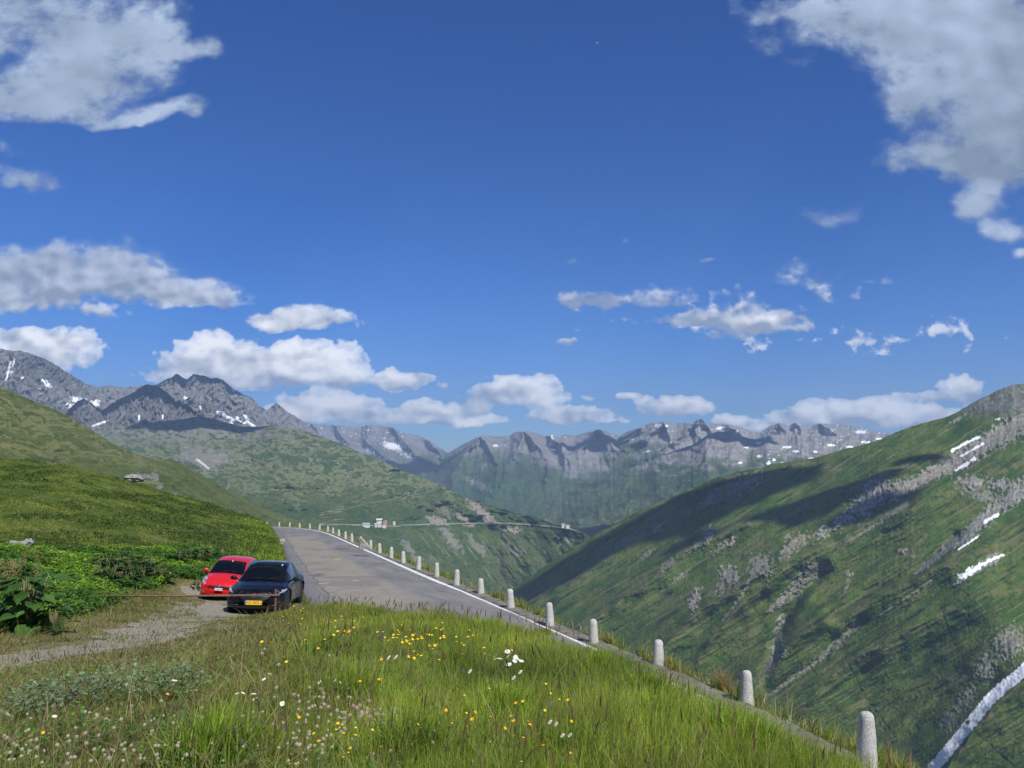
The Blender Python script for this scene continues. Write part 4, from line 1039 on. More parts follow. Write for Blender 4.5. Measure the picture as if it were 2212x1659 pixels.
# leafy undergrowth: thousands of small folded leaves
def leaves(name, pos, size, col, pitch=.5, mat=None):
    N = len(pos); yaw = RNG.uniform(0, 2 * np.pi, N); pt = RNG.normal(pitch, .4, N); rl = RNG.normal(0, .35, N)
    cy, sy = np.cos(yaw), np.sin(yaw); cp, sp = np.cos(pt), np.sin(pt)
    fwd = np.stack([cy * cp, sy * cp, sp * .9 - .25], 1); side = np.stack([-sy, cy, rl], 1)
    L = size[:, None]
    a = pos; b = pos + fwd * L * .45 + side * L * .32; c = pos + fwd * L - np.array([0, 0, .18]) * L; d = pos + fwd * L * .45 - side * L * .32
    mpt = pos + fwd * L * .5 - np.array([0, 0, .08]) * L
    V = np.stack([a, b, c, d, mpt], 1); base = np.arange(N)[:, None] * 5
    T = np.concatenate([base + np.array([[0, 4, 1]]), base + np.array([[1, 4, 2]]), base + np.array([[2, 4, 3]]), base + np.array([[3, 4, 0]])], 1).reshape(-1)
    return V.reshape(-1, 3), T, np.full(N * 4, 3), np.repeat(col, 5, 0), name, mat or M_LEAF
def meadow():
    parts = []
    n = 110000; Y = RNG.uniform(8, 34, n); X = RNG.uniform(-.78, -.18, n) * Y; td = track_d(X, Y)
    kk = (td < 3.6) & (RNG.uniform(0, 1, n) < np.where(td < .8, .24, .9) * sstep(fbm(X / .9, Y / .9, 3, 351), -.35, .15))
    kk &= ~((np.hypot((X + 8.2) / 2.2, (Y - 28) / 5.0) < 1) | (np.hypot((X + 11.6) / 2.2, (Y - 33.5) / 5.0) < 1))
    X, Y = X[kk], Y[kk]; N = len(X); f = np.clip(RNG.uniform(0, 1, N) + fbm(X / 2, Y / 2, 2, 352), 0, 1)[:, None]
    c = (np.array([.30, .26, .12]) * f + np.array([.17, .20, .045]) * (1 - f)) * RNG.uniform(.6, 1.15, (N, 1))
    parts.append(blades('d', np.stack([X, Y, H(X, Y)], 1), RNG.uniform(.03, .12, N), .006 + .0009 * Y, c, .7, 2, tipcol=c * 1.1))
    for (n, y0, y1, hs, w, seg) in ((260000, 1.9, 9.5, 1.0, .0060, 4), (210000, 8.5, 20, 1.0, .013, 3), (110000, 18, 34, 1.0, .024, 2)):
        X, Y = scatter(n, y0, y1, .76)
        td = track_d(X, Y)
        gx_, gy_ = X, Y
        keep = on_meadow(X, Y) & (td > 1.15 + fbm(X / 1.1, Y / 1.1, 3, 305) * 1.1)
        carz = (np.hypot((X + 8.2) / 2.6, (Y - 28) / 5.5) < 1) | (np.hypot((X + 11.6) / 2.6, (Y - 33.5) / 5.5) < 1)
        keep &= ~carz & ~((X < -10) & (Y > 26))
        keep &= ~((Y > 30) & (X > -9.5))
        X, Y, td = X[keep], Y[keep], td[keep]; N = len(X)
        c = palette(X, Y, N)
        left = sstep(-X / np.maximum(Y, 2), .02, .45)
        hh = (.29 - .20 * left) * (.75 + .55 * np.clip(fbm(X / 1.6, Y / 1.6, 3, 306) + .4, 0, 1)) * RNG.uniform(.5, 1.15, N)
        hh *= 1 + .35 * sstep(Y, 10, 18) * (1 - left)
        hh *= sstep(td, .9, 3.2) * .75 + .25
        xl, _ = XL(Y); br = sstep(-(xl - X), -2.6, -.6)
        hh = hh * (1 + .1 * br * sstep(Y, 9, 14))
        Z = H(X, Y) - .02
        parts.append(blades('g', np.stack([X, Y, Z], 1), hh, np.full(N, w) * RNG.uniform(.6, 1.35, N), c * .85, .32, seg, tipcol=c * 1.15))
    # clover and other small leaves low in the turf
    X, Y = scatter(60000, 2.2, 16, .76); td = track_d(X, Y)
    k = fbm(X / .9, Y / .9, 3, 371); keep = on_meadow(X, Y) & (td > 1.6) & (k + RNG.normal(0, .12, len(X)) > .02)
    X, Y = X[keep], Y[keep]; N = len(X)
    c = np.array([.10, .20, .035]) * RNG.uniform(.5, 1.5, (N, 1)); c = np.where((RNG.uniform(0, 1, N) < .18)[:, None], np.array([.22, .17, .07]) * RNG.uniform(.6, 1.2, (N, 1)), c)
    parts.append(leaves('g', np.stack([X, Y, H(X, Y) + RNG.uniform(.02, .16, N)], 1), RNG.uniform(.012, .032, N) * (1 + Y / 14), c, .3))
    # dead bent stalks
    X, Y = scatter(16000, 2.2, 22, .76); keep = on_meadow(X, Y) & (track_d(X, Y) > 1.5); X, Y = X[keep], Y[keep]; N = len(X)
    c = np.array([.42, .36, .20]) * RNG.uniform(.5, 1.2, (N, 1))
    parts.append(blades('g', np.stack([X, Y, H(X, Y)], 1), RNG.uniform(.12, .42, N), .0018 + .0004 * Y, c, .9, 4, curl=1.0))
    # tall dense tussocks
    tx = [P(a, b, 6)[:2] / 6 for a, b in ((1090,1530),(1420,1545),(1400,1480),(880,1600),(1650,1600),(1180,1335),(1040,1345),(470,1600),(760,1480),(1240,1640),(1560,1590))]
    hp, ok = hit([1090,1420,1400,880,1640,1175,1060,470,760,1240,1560,980,1300,700], [1545,1560,1500,1620,1625,1370,1365,1610,1500,1650,1590,1440,1450,1400], .1)
    for k, (x, y, z) in enumerate(hp[ok]):
        n = 620; rr = np.abs(RNG.normal(0, .13 + .012 * y, n)); an = RNG.uniform(0, 2 * np.pi, n)
        X = x + rr * np.cos(an); Y = y + rr * np.sin(an)
        c = (MIDG * .8 + LIGHTG * .2) * RNG.uniform(.6, 1.2, (n, 1))
        parts.append(blades('t', np.stack([X, Y, H(X, Y)], 1), RNG.uniform(.18, .36, n) * (1.15 - rr), np.full(n, .0055 + .0008 * y), c, .38, 4, tipcol=c * 1.3))
    # seed heads: thin brown stalks, thick along the brow
    X, Y = scatter(26000, 3.5, 30, .7, 1.0)
    xl, _ = XL(Y); br = sstep(-(xl - X), -3.2, -.8) * sstep(Y, 8, 14)
    pr = .05 + .8 * br + .10 * sstep(-X / Y, .05, .3) * sstep(Y, 5, 8)
    keep = on_meadow(X, Y) & (RNG.uniform(0, 1, len(X)) < pr) & (track_d(X, Y) > 1.8) & ~((X < -6.2) & (Y > 21)) & ~((Y > 29.5))
    X, Y = X[keep], Y[keep]; N = len(X)
    st = BROWN * RNG.uniform(.7, 1.6, (N, 1))
    hh = RNG.uniform(.18, .46, N) * (1 - .45 * sstep(-X / Y, .2, .45)); pos = np.stack([X, Y, H(X, Y)], 1)
    wv = .0022 + .00045 * Y
    parts.append(blades('s', pos, hh, wv, st * .9 + MIDG * .3, .22, 3, tipcol=st))
    # feathery tops as short fat blades
    off = RNG.uniform(0, 1, N)
    la = RNG.uniform(0, 6.28, N)
    top = pos + np.stack([.12 * hh + .05 * np.cos(la), .05 * np.sin(la), hh * .72], 1)
    parts.append(blades('s2', top, hh * .34, wv * 3.2, st * 1.15, .3, 2, tipcol=st * 1.35))
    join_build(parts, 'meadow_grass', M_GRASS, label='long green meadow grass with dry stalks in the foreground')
meadow()

def hill_grass():
    parts = []
    for (n, y0, y1, w, h) in ((190000, 14, 42, .022, .15), (190000, 38, 98, .045, .20)):
        Y = y0 + (y1 - y0) * RNG.uniform(0, 1, n) ** .8; X = RNG.uniform(-.80, -.12, n) * Y
        xl, _ = XL(Y)
        keep = (X < xl - .1) & (track_d(X, Y) > 3.2 + fbm(X / 2, Y / 2, 2, 310)) & ~((X > -9.5) & (Y < 31)) & ~((Y > 30) & (Y < 40) & (X > -13.2))
        X, Y = X[keep], Y[keep]; N = len(X)
        k = fbm(X / 5, Y / 8, 4, 311); k2 = fbm(X / 1.6, Y / 2.4, 3, 312)
        f = np.clip(.45 + k * 1.1 + RNG.normal(0, .15, N), 0, 1)[:, None]
        c = np.array([.145, .205, .028]) * (1 - f) + np.array([.28, .31, .05]) * f
        k4 = fbm(X / .7, Y / 1.2, 2, 313); d = sstep(-k2 - k * .5 + .45 * k4, .0, .34)[:, None]; c = c * (1 - .72 * d) + DARKG * .72 * d
        c *= RNG.uniform(.75, 1.2, (N, 1))
        yl = (RNG.uniform(0, 1, N) < .012)[:, None]; c = np.where(yl, np.array([.5, .42, .03]), c)
        hh = h * RNG.uniform(.4, 1.1, N) * (.6 + 1.5 * np.clip(-k2, 0, .5))
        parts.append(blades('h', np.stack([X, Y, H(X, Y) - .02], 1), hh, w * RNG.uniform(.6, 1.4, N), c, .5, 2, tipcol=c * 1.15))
    # low shrubs, heather and bare darker turf in irregular clumps
    n = 150000; Y = 18 + 76 * RNG.uniform(0, 1, n) ** .8; X = RNG.uniform(-.80, -.12, n) * Y; xl, _ = XL(Y)
    k = fbm(X / 3.2, Y / 5, 5, 361, .6) + .35 * sstep(-(xl - X), -16, -2) + .25 * fbm(X / 14, Y / 20, 2, 362)
    keep = (k > .16) & (X < xl - .2) & (track_d(X, Y) > 4) & ~((X > -9.5) & (Y < 31)) & ~((Y > 30) & (Y < 40) & (X > -13.2))
    X, Y, k = X[keep], Y[keep], k[keep]; N = len(X)
    c = np.array([.055, .105, .022]) * RNG.uniform(.5, 1.5, (N, 1)); c = np.where((RNG.uniform(0, 1, N) < .10)[:, None], np.array([.16, .12, .07]), c)
    lv = leaves('h', np.stack([X, Y, H(X, Y) + RNG.uniform(0, 1, N) * np.clip(k - .1, 0, .5) * .9], 1), RNG.uniform(.06, .13, N) * (.5 + Y / 45), c, .4)
    parts.append(lv)
    # rank growth along the bank above the road
    n = 26000; Y = RNG.uniform(30, 100, n); xl, _ = XL(Y); X = xl - np.abs(RNG.normal(0, 1.6, n)) - .15
    keep = Y > 41; X, Y = X[keep], Y[keep]; N = len(X)
    c = (MIDG * RNG.uniform(.4, 1.6, (N, 1)) + np.array([.02, .01, 0]))
    parts.append(blades('h', np.stack([X, Y, H(X, Y) - .02], 1), RNG.uniform(.10, .42, N), .05 * RNG.uniform(.6, 1.4, N), c, .5, 2, tipcol=c * 1.2))
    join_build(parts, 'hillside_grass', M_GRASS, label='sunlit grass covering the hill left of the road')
hill_grass()

# verge below the bollards
def verge():
    n = 22000; Y = np.exp(RNG.uniform(math.log(6), math.log(130), n)); xr, zr = XR(Y)
    X = xr + .42 + np.abs(RNG.normal(0, .45, n))
    k = fbm(X / 1.5, Y / 1.5, 3, 320) + RNG.normal(0, .1, n); keep = k > .02
    X, Y = X[keep], Y[keep]; N = len(X)
    c = np.where((RNG.uniform(0, 1, N) < .45)[:, None], DRYG * 1.1, MIDG) * RNG.uniform(.7, 1.2, (N, 1))
    p = blades('v', np.stack([X, Y, H(X, Y)], 1), RNG.uniform(.15, .55, N), .004 + .0009 * Y, c, .45, 3)
    # golden tuft beside the third bollard
    q, ok = hit([1352], [1425], 0)
    m = 260; an = RNG.uniform(0, 6.28, m); r_ = np.abs(RNG.normal(0, .12, m)); tx, ty = XR(np.array([20.5]))[0][0] + .85, 20.5
    pp = np.stack([tx + r_ * np.cos(an), ty + r_ * np.sin(an), H(tx + r_ * np.cos(an), ty + r_ * np.sin(an))], 1)
    g = np.array([.36, .27, .13]) * RNG.uniform(.7, 1.3, (m, 1))
    p2 = blades('v', pp, RNG.uniform(.35, .75, m), np.full(m, .014), g, .5, 3)
    join_build([p, p2], 'verge_grass', M_GRASS, label='dry grass tufts along the outer road edge')
verge()

def under_zone(px, py):
    """how thick the weeds stand, by the ground point's place on the foot of the hill"""
    up = np.interp(px, [-400, 0, 150, 300, 420, 560, 610], [1150, 1185, 1195, 1190, 1180, 1195, 1185])
    lo = np.interp(px, [-400, 0, 60, 130, 200, 300, 360, 420, 470, 620], [1400, 1362, 1365, 1340, 1330, 1285, 1268, 1258, 1240, 1235])
    return sstep(py - up, -14, 10) * sstep(lo - py, -2, 6)
def undergrowth():
    n = 420000; Y = 12 + 36 * RNG.uniform(0, 1, n) ** .9; X = RNG.uniform(-.86, -.29, n) * Y
    Z = H(X, Y); px, py = proj(X, Y, Z)
    k = fbm(X / 1.3, Y / 1.3, 4, 330)
    z = under_zone(px, py) * (track_d(X, Y) > 2.1 + .4 * k)
    keep = (z > RNG.uniform(.05, 1, n)) & ~((Y > 25) & (X > -13.4) & (Y < 41))
    X, Y, Z, k, px, py = (a[keep] for a in (X, Y, Z, k, px, py)); N = len(X)
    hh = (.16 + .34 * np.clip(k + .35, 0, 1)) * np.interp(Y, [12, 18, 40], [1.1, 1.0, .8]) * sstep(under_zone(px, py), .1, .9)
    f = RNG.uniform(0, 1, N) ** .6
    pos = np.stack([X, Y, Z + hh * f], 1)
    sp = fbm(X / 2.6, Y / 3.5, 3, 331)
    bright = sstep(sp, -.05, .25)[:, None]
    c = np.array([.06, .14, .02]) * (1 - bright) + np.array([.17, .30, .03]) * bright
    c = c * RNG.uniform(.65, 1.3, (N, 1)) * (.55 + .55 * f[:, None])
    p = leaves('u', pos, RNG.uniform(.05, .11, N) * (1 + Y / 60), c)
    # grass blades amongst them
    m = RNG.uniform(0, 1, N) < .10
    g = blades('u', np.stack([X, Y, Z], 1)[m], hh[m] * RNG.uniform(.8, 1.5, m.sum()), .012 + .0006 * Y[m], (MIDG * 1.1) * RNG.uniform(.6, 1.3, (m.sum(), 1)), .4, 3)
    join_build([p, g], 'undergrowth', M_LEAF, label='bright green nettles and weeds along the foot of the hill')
undergrowth()

# broad-leaved dock plants
def dock(loc, height, nleaf, size, seed, stalks=0, tone=1.0):
    r = random.Random(seed); root = empty('dock_plant', loc)
    V, Fc, C = [], [], []
    for i in range(nleaf):
        az = r.uniform(0, 6.283); lv = r.random() ** .8; h0 = height * (.12 + .78 * lv); L = size * r.uniform(.65, 1.15) * (1.1 - .35 * lv); Wd = L * .62
        out = r.uniform(.05, .3) * height + .08
        base = Vector((math.cos(az) * out, math.sin(az) * out, h0)); fw = Vector((math.cos(az), math.sin(az), r.uniform(-.25, .45))).normalized(); sd = Vector((-math.sin(az), math.cos(az), r.uniform(-.25, .25))).normalized(); up = fw.cross(sd)
        if up.z < 0: up = -up
        b = len(V); nl, nw = 7, 5; tone_ = tone * r.uniform(.7, 1.25); col = (.055 * tone_, .125 * tone_, .028 * tone_) if r.random() < .75 else (.10 * tone_, .17 * tone_, .035 * tone_)
        for a in range(nl):
            t = a / (nl - 1); wd = Wd * .5 * (math.sin(math.pi * min(1, t * 1.0) ** .62) * .95 + .03) * (1 if t < 1 else .1)
            for c_ in range(nw):
                q = (c_ / (nw - 1)) * 2 - 1
                p = base + fw * (L * t) + sd * (wd * q) + up * (abs(q) * wd * .22 - L * .28 * t * t + .05 * L * math.sin(9 * t + 3 * q + seed))
                V.append(tuple(p)); C.append(col)
        for a in range(nl - 1):
            for c_ in range(nw - 1): Fc.append((b + a * nw + c_, b + a * nw + c_ + 1, b + (a + 1) * nw + c_ + 1, b + (a + 1) * nw + c_))
    raw_mesh('leaves', np.array(V), np.array(Fc), np.full(len(Fc), 4), M_LEAF, root, cattrs={'tint': np.array(C)})
    mb = MB()
    for i in range(nleaf // 2 + 2):
        az = r.uniform(0, 6.283); o2 = r.uniform(.05, .3) * height
        mb.tube([(0, 0, 0), (math.cos(az) * o2 * .6, math.sin(az) * o2 * .6, height * .5), (math.cos(az) * o2, math.sin(az) * o2, height * r.uniform(.6, .95))], [.018, .012, .006], 5)
    mb.build('stems', M_STEM, root)
    for s_ in range(stalks):
        mb = MB(); ax, ay = r.uniform(-.35, .35), r.uniform(-.25, .25); hh = height * r.uniform(1.1, 1.35)
        top = Vector((ax * 1.4, ay * 1.4, hh)); mb.tube([(ax * .4, ay * .4, 0), (ax, ay, hh * .6), top], [.014, .01, .004], 5)
        for k in range(150):
            t = r.uniform(.62, 1.0); c = Vector((ax, ay, hh * .6)).lerp(top, (t - .6) / .4) + Vector((r.gauss(0, .035), r.gauss(0, .035), r.gauss(0, .02)))
            s2 = r.uniform(.008, .018); mb.box(c, (s2, s2, s2 * 1.4), Euler((r.random() * 3, r.random() * 3, 0)).to_matrix())
        mb.build('seed_stalk', M_SEED, root)
    return root
M_STEM = noisy('dock_stem', (.12, .16, .05), (.18, .12, .07), 8, .6); M_SEED = noisy('dock_seed', (.22, .15, .06), (.16, .19, .05), 12, .8)
def put(px, py, lift=0):
    q, ok = hit([px], [py], lift); return tuple(q[0])
GD = 'dark dock plants in the patch at the foot of the hill'
d0 = put(60, 1362); tag(dock(d0, 1.15, 52, .52, 3, 4, 1.15), 'tall dock plant with big pale leaves and brown seed stalks, nearest the left edge', 'plant')
tag(dock(put(118, 1368), .55, 26, .30, 5, 0, .8), 'low dark leafy plant at the foot of the tall dock with seed stalks', 'plant')
tag(dock(put(5, 1300), .85, 30, .36, 8, 1, .9), 'dark dock plant half cut off by the left picture edge', 'plant')
tag(dock(put(30, 1262), .8, 34, .32, 9, 1, .75), 'dark dock plant behind the tall one, below the pale hillside stones', 'plant')
for k, (a, b) in enumerate(((212,1262),(236,1268),(258,1264),(282,1266),(304,1262),(330,1260),(350,1256),(225,1240),(250,1236),(275,1240),(300,1242),(322,1240))):
    tag(dock(put(a, b), .82, 24, .42, 20 + k, 0, .62), 'dark broad-leaved dock in the clump between the left edge and red car', 'plant', GD)
for k, (a, b) in enumerate(((385,1218),(408,1217),(432,1216),(455,1214),(480,1212))):
    tag(dock(put(a, b), .75, 20, .42, 50 + k, 0, .6), 'dark broad-leaved dock in the row on the slope above the red car', 'plant', 'dark dock plants above the red car')
tag(dock(put(428, 1276), .5, 18, .26, 71, 0, .7), 'small withering dock plant just left of the red car', 'plant')

# blue-grey ground leaves on the near left
def glaucous():
    q, ok = hit(RNG.uniform(20, 430, 900), RNG.uniform(1470, 1580, 900), .02)
    q = q[ok]; px, py = proj(q[:, 0], q[:, 1], q[:, 2])
    line = np.interp(px, [20, 120, 230, 430], [1545, 1530, 1500, 1495]); q = q[np.abs(py - line) < 22 + 14 * fbm(px / 30, py / 20, 2, 7)]
    rep = 5; P_ = np.repeat(q, rep, 0) + np.stack([RNG.normal(0, .07, len(q) * rep), RNG.normal(0, .07, len(q) * rep), RNG.uniform(.04, .20, len(q) * rep)], 1)
    c = np.array([.17, .25, .13]) * RNG.uniform(.6, 1.35, (len(P_), 1))
    join_build([leaves('gl', P_, RNG.uniform(.022, .05, len(P_)), c, .35)], 'ground_leaves', M_LEAF, label='blue-green rosettes of ground leaves in the near left meadow')
glaucous()

# ---- flowers, each an object of its own
M_WHITE = noisy('white_petal', (.80, .80, .76), (.66, .66, .62), 60, .6); M_YEL = noisy('yellow_petal', (.80, .60, .02), (.72, .48, .02), 80, .5)
M_ORG = noisy('orange_petal', (.85, .42, .02), (.75, .30, .01), 80, .5); M_CRM = noisy('cream_clover', (.50, .47, .36), (.36, .34, .22), 90, .8)
M_PNK = noisy('pink_clover', (.48, .36, .34), (.36, .26, .20), 90, .8); M_BLU = noisy('blue_petal', (.10, .11, .42), (.07, .07, .28), 80, .6); M_FST = noisy('flower_stem', (.09, .15, .03), (.14, .17, .05), 20, .6)
def flower(kind):
    o = MB(); hd = MB(); r = random.Random(hash(kind) % 97 if False else {'daisy': 1, 'button': 2, 'orange': 3, 'clover': 4, 'pink': 5, 'bell': 6}[kind])
    h = .30
    o.tube([(0, 0, -h), (.012, .004, -h * .5), (0, 0, 0)], [.0016, .0014, .0012], 5)
    if kind == 'daisy':
        for k in range(16):
            a = k * 2 * math.pi / 16 + r.uniform(-.06, .06); c, s = math.cos(a), math.sin(a)
            f = lambda rr, w, z: (c * rr - s * w, s * rr + c * w, z)
            hd.add([f(.004, -.0015, .001), f(.016, -.0042, .002), f(.026, -.002, 0), f(.026, .002, 0), f(.016, .0042, .002), f(.004, .0015, .001)], [(0, 1, 2, 3, 4, 5)])
        mat = M_WHITE; hd2 = MB(); hd2.lathe([(0.0001, .006), (.005, .005), (.008, .002), (.0085, -.001)], 10)
    elif kind in ('button', 'orange'):
        n = 5 if kind == 'button' else 12; R_ = .013 if kind == 'button' else .019
        for k in range(n):
            a = k * 2 * math.pi / n; c, s = math.cos(a), math.sin(a); w = R_ * (.55 if n == 5 else .24)
            f = lambda rr, w, z: (c * rr - s * w, s * rr + c * w, z)
            hd.add([f(.001, 0, -.002), f(R_ * .6, -w, .003), f(R_, -w * .5, .006), f(R_, w * .5, .006), f(R_ * .6, w, .003)], [(0, 1, 2, 3, 4)])
        mat = M_YEL if kind == 'button' else M_ORG; hd2 = MB(); hd2.lathe([(0.0001, .006), (.003, .005), (.004, .002)], 8)
    elif kind in ('clover', 'pink'):
        for k in range(46):
            ph = math.acos(1 - 2 * (k + .5) / 46); th = k * 2.399; d = Vector((math.sin(ph) * math.cos(th), math.sin(ph) * math.sin(th), math.cos(ph)))
            p = d * .0125 + Vector((0, 0, .010)); t = d.orthogonal().normalized() * .0028; b_ = d.cross(t)
            hd.add([p - t, p + b_, p + t, p - b_, p + d * .006], [(0, 1, 4), (1, 2, 4), (2, 3, 4), (3, 0, 4)])
        hd.lathe([(0.0001, -.002), (.009, .003), (.012, .010), (.009, .018), (.0001, .022)], 10)
        mat = M_CRM if kind == 'clover' else M_PNK; hd2 = None
    else:
        for k in range(5):
            a = k * 2 * math.pi / 5; c, s = math.cos(a), math.sin(a)
            f = lambda rr, w, z: (c * rr - s * w, s * rr + c * w, z)
            hd.add([f(.002, -.002, .0), f(.010, -.006, .008), f(.015, 0, .020), f(.010, .006, .008), f(.002, .002, 0)], [(0, 1, 2, 3, 4)])
        mat = M_BLU; hd2 = None
    head = hd.build({'daisy': 'daisy', 'button': 'buttercup', 'orange': 'orange_hawkbit', 'clover': 'clover_flower', 'pink': 'pink_clover_flower', 'bell': 'bellflower'}[kind], mat)
    o.build('stem', M_FST, head)
    if hd2: hd2.build('flower_centre', M_YEL, head)
    return head
def plant(kind, pts, label, cat, group, hgt=.30, scl=1.0, tilt=.5, vary=.35):
    pts = np.array(pts, float); q, ok = hit(pts[:, 0], pts[:, 1], hgt * .85)
    src = flower(kind); first = True; r = random.Random(len(pts))
    for (x, y, z) in q[ok]:
        if not on_meadow(np.array([x]), np.array([y]))[0] and y > 4: continue
        o = src if first else copy_tree(src)
        first = False
        s = scl * r.uniform(1 - vary * .5, 1 + vary * .5) * min(1.25, max(.5, y / 7.0))
        o.scale = (s,) * 3; o.location = (x, y, z + hgt * .85)
        # heads turn towards the light
        tl = r.uniform(.1, tilt); o.rotation_euler = Euler((tl * .9, tl * .35, r.uniform(0, 6.28)), 'XYZ')
        for ch in o.children:
            if ch.name.startswith('stem'): ch.scale = (1 / s ** .5, 1 / s ** .5, hgt / .30 / s * 1.0)
        tag(o, label, cat, group)
def cluster(cx, cy, n, sx, sy): return [(cx + RNG.normal(0, sx), cy + RNG.normal(0, sy)) for _ in range(n)]
dz = [((a * .4069 + 700) / 1.1302, (b * .4069 + 1400) / 1.1302) for a, b in ((1325,470),(1345,485),(1252,515),(1278,512),(1325,500),(1372,505),(1382,512),(1368,528),(1408,526),(1333,548),(1313,563))]
plant('daisy', dz, 'white daisy in the close cluster just below the white road line', 'flower', 'daisy cluster in mid meadow', .34, 1.05, .9)
for (a, b, l) in ((612,505,'left of the pair of white daisies in the middle meadow'),(655,502,'right of the pair of white daisies in the middle meadow'),(1402,592,'lone white daisy just below the daisy cluster'),(1100,590,'lone white daisy left of and below the daisy cluster'),(1362,630,'small white daisy lowest under the daisy cluster'),
                  (1580,893,'left of two overlapping large daisies in the right foreground'),(1615,905,'right of two overlapping large daisies in the right foreground'),(1655,972,'left one of two small daisies low in the right foreground'),(1700,970,'right one of two small daisies low in the right foreground')):
    plant('daisy', [((a * .4069 + 700) / 1.1302, (b * .4069 + 1400) / 1.1302)], l, 'flower', 'single daisies in the meadow', .30, 1.1, .9)
plant('daisy', [(208,1507),(377,1471),(512,1499),(525,1498),(570,1468),(548,1499),(690,1474),(725,1470),(735,1475),(550,1510),(185,1500),(118,1548),(610,1520)], 'white daisy scattered in the dry left meadow', 'flower', 'daisies in the left meadow', .22, .85, .9)
og = [((a * .4069 + 700) / 1.1302, (b * .4069 + 1400) / 1.1302) for a, b in ((957,822),(1115,880),(1830,652),(515,1088),(1376,780),(1362,888),(1460,910),(1615,1015),(1680,1025),(1540,1035),(1130,838),(980,762),(555,640),(1550,550),(808,930),(1310,935),(1420,990),(1365,978),(1430,575),(1036,848),(1345,860),(1005,900),(335,910),(195,1010),(440,650),(570,520),(1700,1080),(1370,600))] + [(94,1585),(362,1500),(645,1550),(598,1645),(627,1652),(702,1651),(755,1620),(750,1540)]
plant('orange', og, 'orange-yellow composite flower head standing in the meadow grass', 'flower', 'orange flowers in the meadow', .30, .85, .9)
yl = cluster(905,1385,44,34,17) + cluster(960,1378,24,34,16) + cluster(860,1365,16,26,16) + cluster(720,1335,32,50,22) + cluster(745,1365,16,16,4) + cluster(640,1325,18,22,14) + cluster(1010,1560,10,60,40) + cluster(1160,1520,14,50,26) + cluster(1060,1390,14,50,14) + cluster(760,1600,16,40,26)+ cluster(1125,1470,10,80,40) + cluster(600,1400,12,70,26)
plant('button', yl, 'small yellow buttercup among the meadow grass', 'flower', 'buttercups in the meadow', .30, .92, .9, .5)
cl = cluster(120,1640,36,90,20) + cluster(300,1635,26,90,20) + cluster(690,1560,34,34,30) + cluster(660,1610,24,30,24) + cluster(800,1545,24,50,22) + cluster(480,1570,24,90,34) + cluster(250,1570,22,90,30) + cluster(560,1450,10,90,30) + cluster(40,1590,16,40,30) + cluster(720,1500,12,60,20)
plant('clover', [c for c in cl if c[1] < 1656], 'cream-white clover head in the foreground grass', 'flower', 'white clover heads', .17, .82, .4, .5)
plant('pink', cluster(740,1535,12,26,16) + cluster(800,1550,10,30,14) + cluster(880,1600,10,60,24) + cluster(210,1620,10,100,18), 'pinkish faded clover head in the foreground grass', 'flower', 'pink clover heads', .19, .95, .4, .4)
plant('bell', cluster(1180,1500,10,60,30) + cluster(1390,1455,7,22,6) + cluster(560,1600,8,120,24) + cluster(1330,1510,8,60,30) + cluster(800,1380,6,60,10) + cluster(1100,1560,8,80,40), 'small dark blue-violet bellflower among the grass', 'flower', 'blue bellflowers', .28, .75, .9, .4)
# ------------------------------------------------------------------ granite bollards on the kerb
def granite(name, lichen):
    m = pmat(name, (.4, .4, .38), .9, 0, .25); n = NT(m.node_tree); b = n.n['Principled BSDF']
    oc = n.add('ShaderNodeTexCoord').outputs['Object']
    c = n.mix(n.ramp(n.noise(oc, 55, 5, .7), .38, .62), (.26, .26, .245), (.66, .66, .62))
    c = n.mix(n.ramp(n.noise(oc, 6, 5, .6), .4, .7, 0, .6), c, (.33, .31, .25))
    if lichen: c = n.mix(n.ramp(n.noise(n.vm('ADD', oc, (lichen, 0, 0)), 7, 4, .6), .63, .68, 0, .7), c, (.50, .22, .08))
    n.link(c, b.inputs['Base Color'])
    bp = n.add('ShaderNodeBump'); bp.inputs['Distance'].default_value = .02
    n.link(n.noise(n.vm('MULTIPLY', oc, (1, 1, .6)), 26, 6, .7), bp.inputs['Height']); n.link(bp.outputs[0], b.inputs['Normal'])
    return m
GR = [granite('granite', 0), granite('granite_lichen', 3.1), granite('granite_lichen', 9.4)]
def bollard_mesh(seed):
    n, m = 28, 22; V = []
    prof = [(.175, -.35), (.172, 0), (.166, .12), (.158, .25), (.150, .38), (.142, .50), (.134, .60), (.129, .67), (.124, .71), (.114, .745), (.096, .772), (.070, .790), (.038, .799), (.0005, .802)]
    for (r, z) in prof:
        for k in range(n):
            a = 2 * math.pi * k / n
            w = 1 + .06 * float(perlin(np.cos(a) * 1.5 + seed, z * 4 + np.sin(a) * 1.5)) + .02 * float(perlin(np.cos(a) * 6 + seed, z * 14 + np.sin(a) * 6))
            V.append((r * w * math.cos(a), r * w * math.sin(a), z + .01 * float(perlin(np.cos(a) * 2 + seed * 2, np.sin(a) * 2 + z))))
    return V, [(i * n + k, i * n + (k + 1) % n, (i + 1) * n + (k + 1) % n, (i + 1) * n + k) for i in range(len(prof) - 1) for k in range(n)]
ORD = ['nearest', 'second', 'third', 'fourth', 'fifth', 'sixth', 'seventh', 'eighth', 'ninth', 'tenth', 'eleventh', 'twelfth', 'thirteenth', 'fourteenth', 'fifteenth', 'sixteenth', 'seventeenth', 'eighteenth', 'nineteenth', 'twentieth', 'twenty-first', 'twenty-second', 'twenty-third', 'twenty-fourth', 'twenty-fifth']
HB = [93,72,59,54,48.7,41.6,33,35,32,29.4,25.6,24.7,22.4,20,19,18.5,16.7,14.4,13.4,12.8,12,11.5,10.6,10.2,10,9.5]
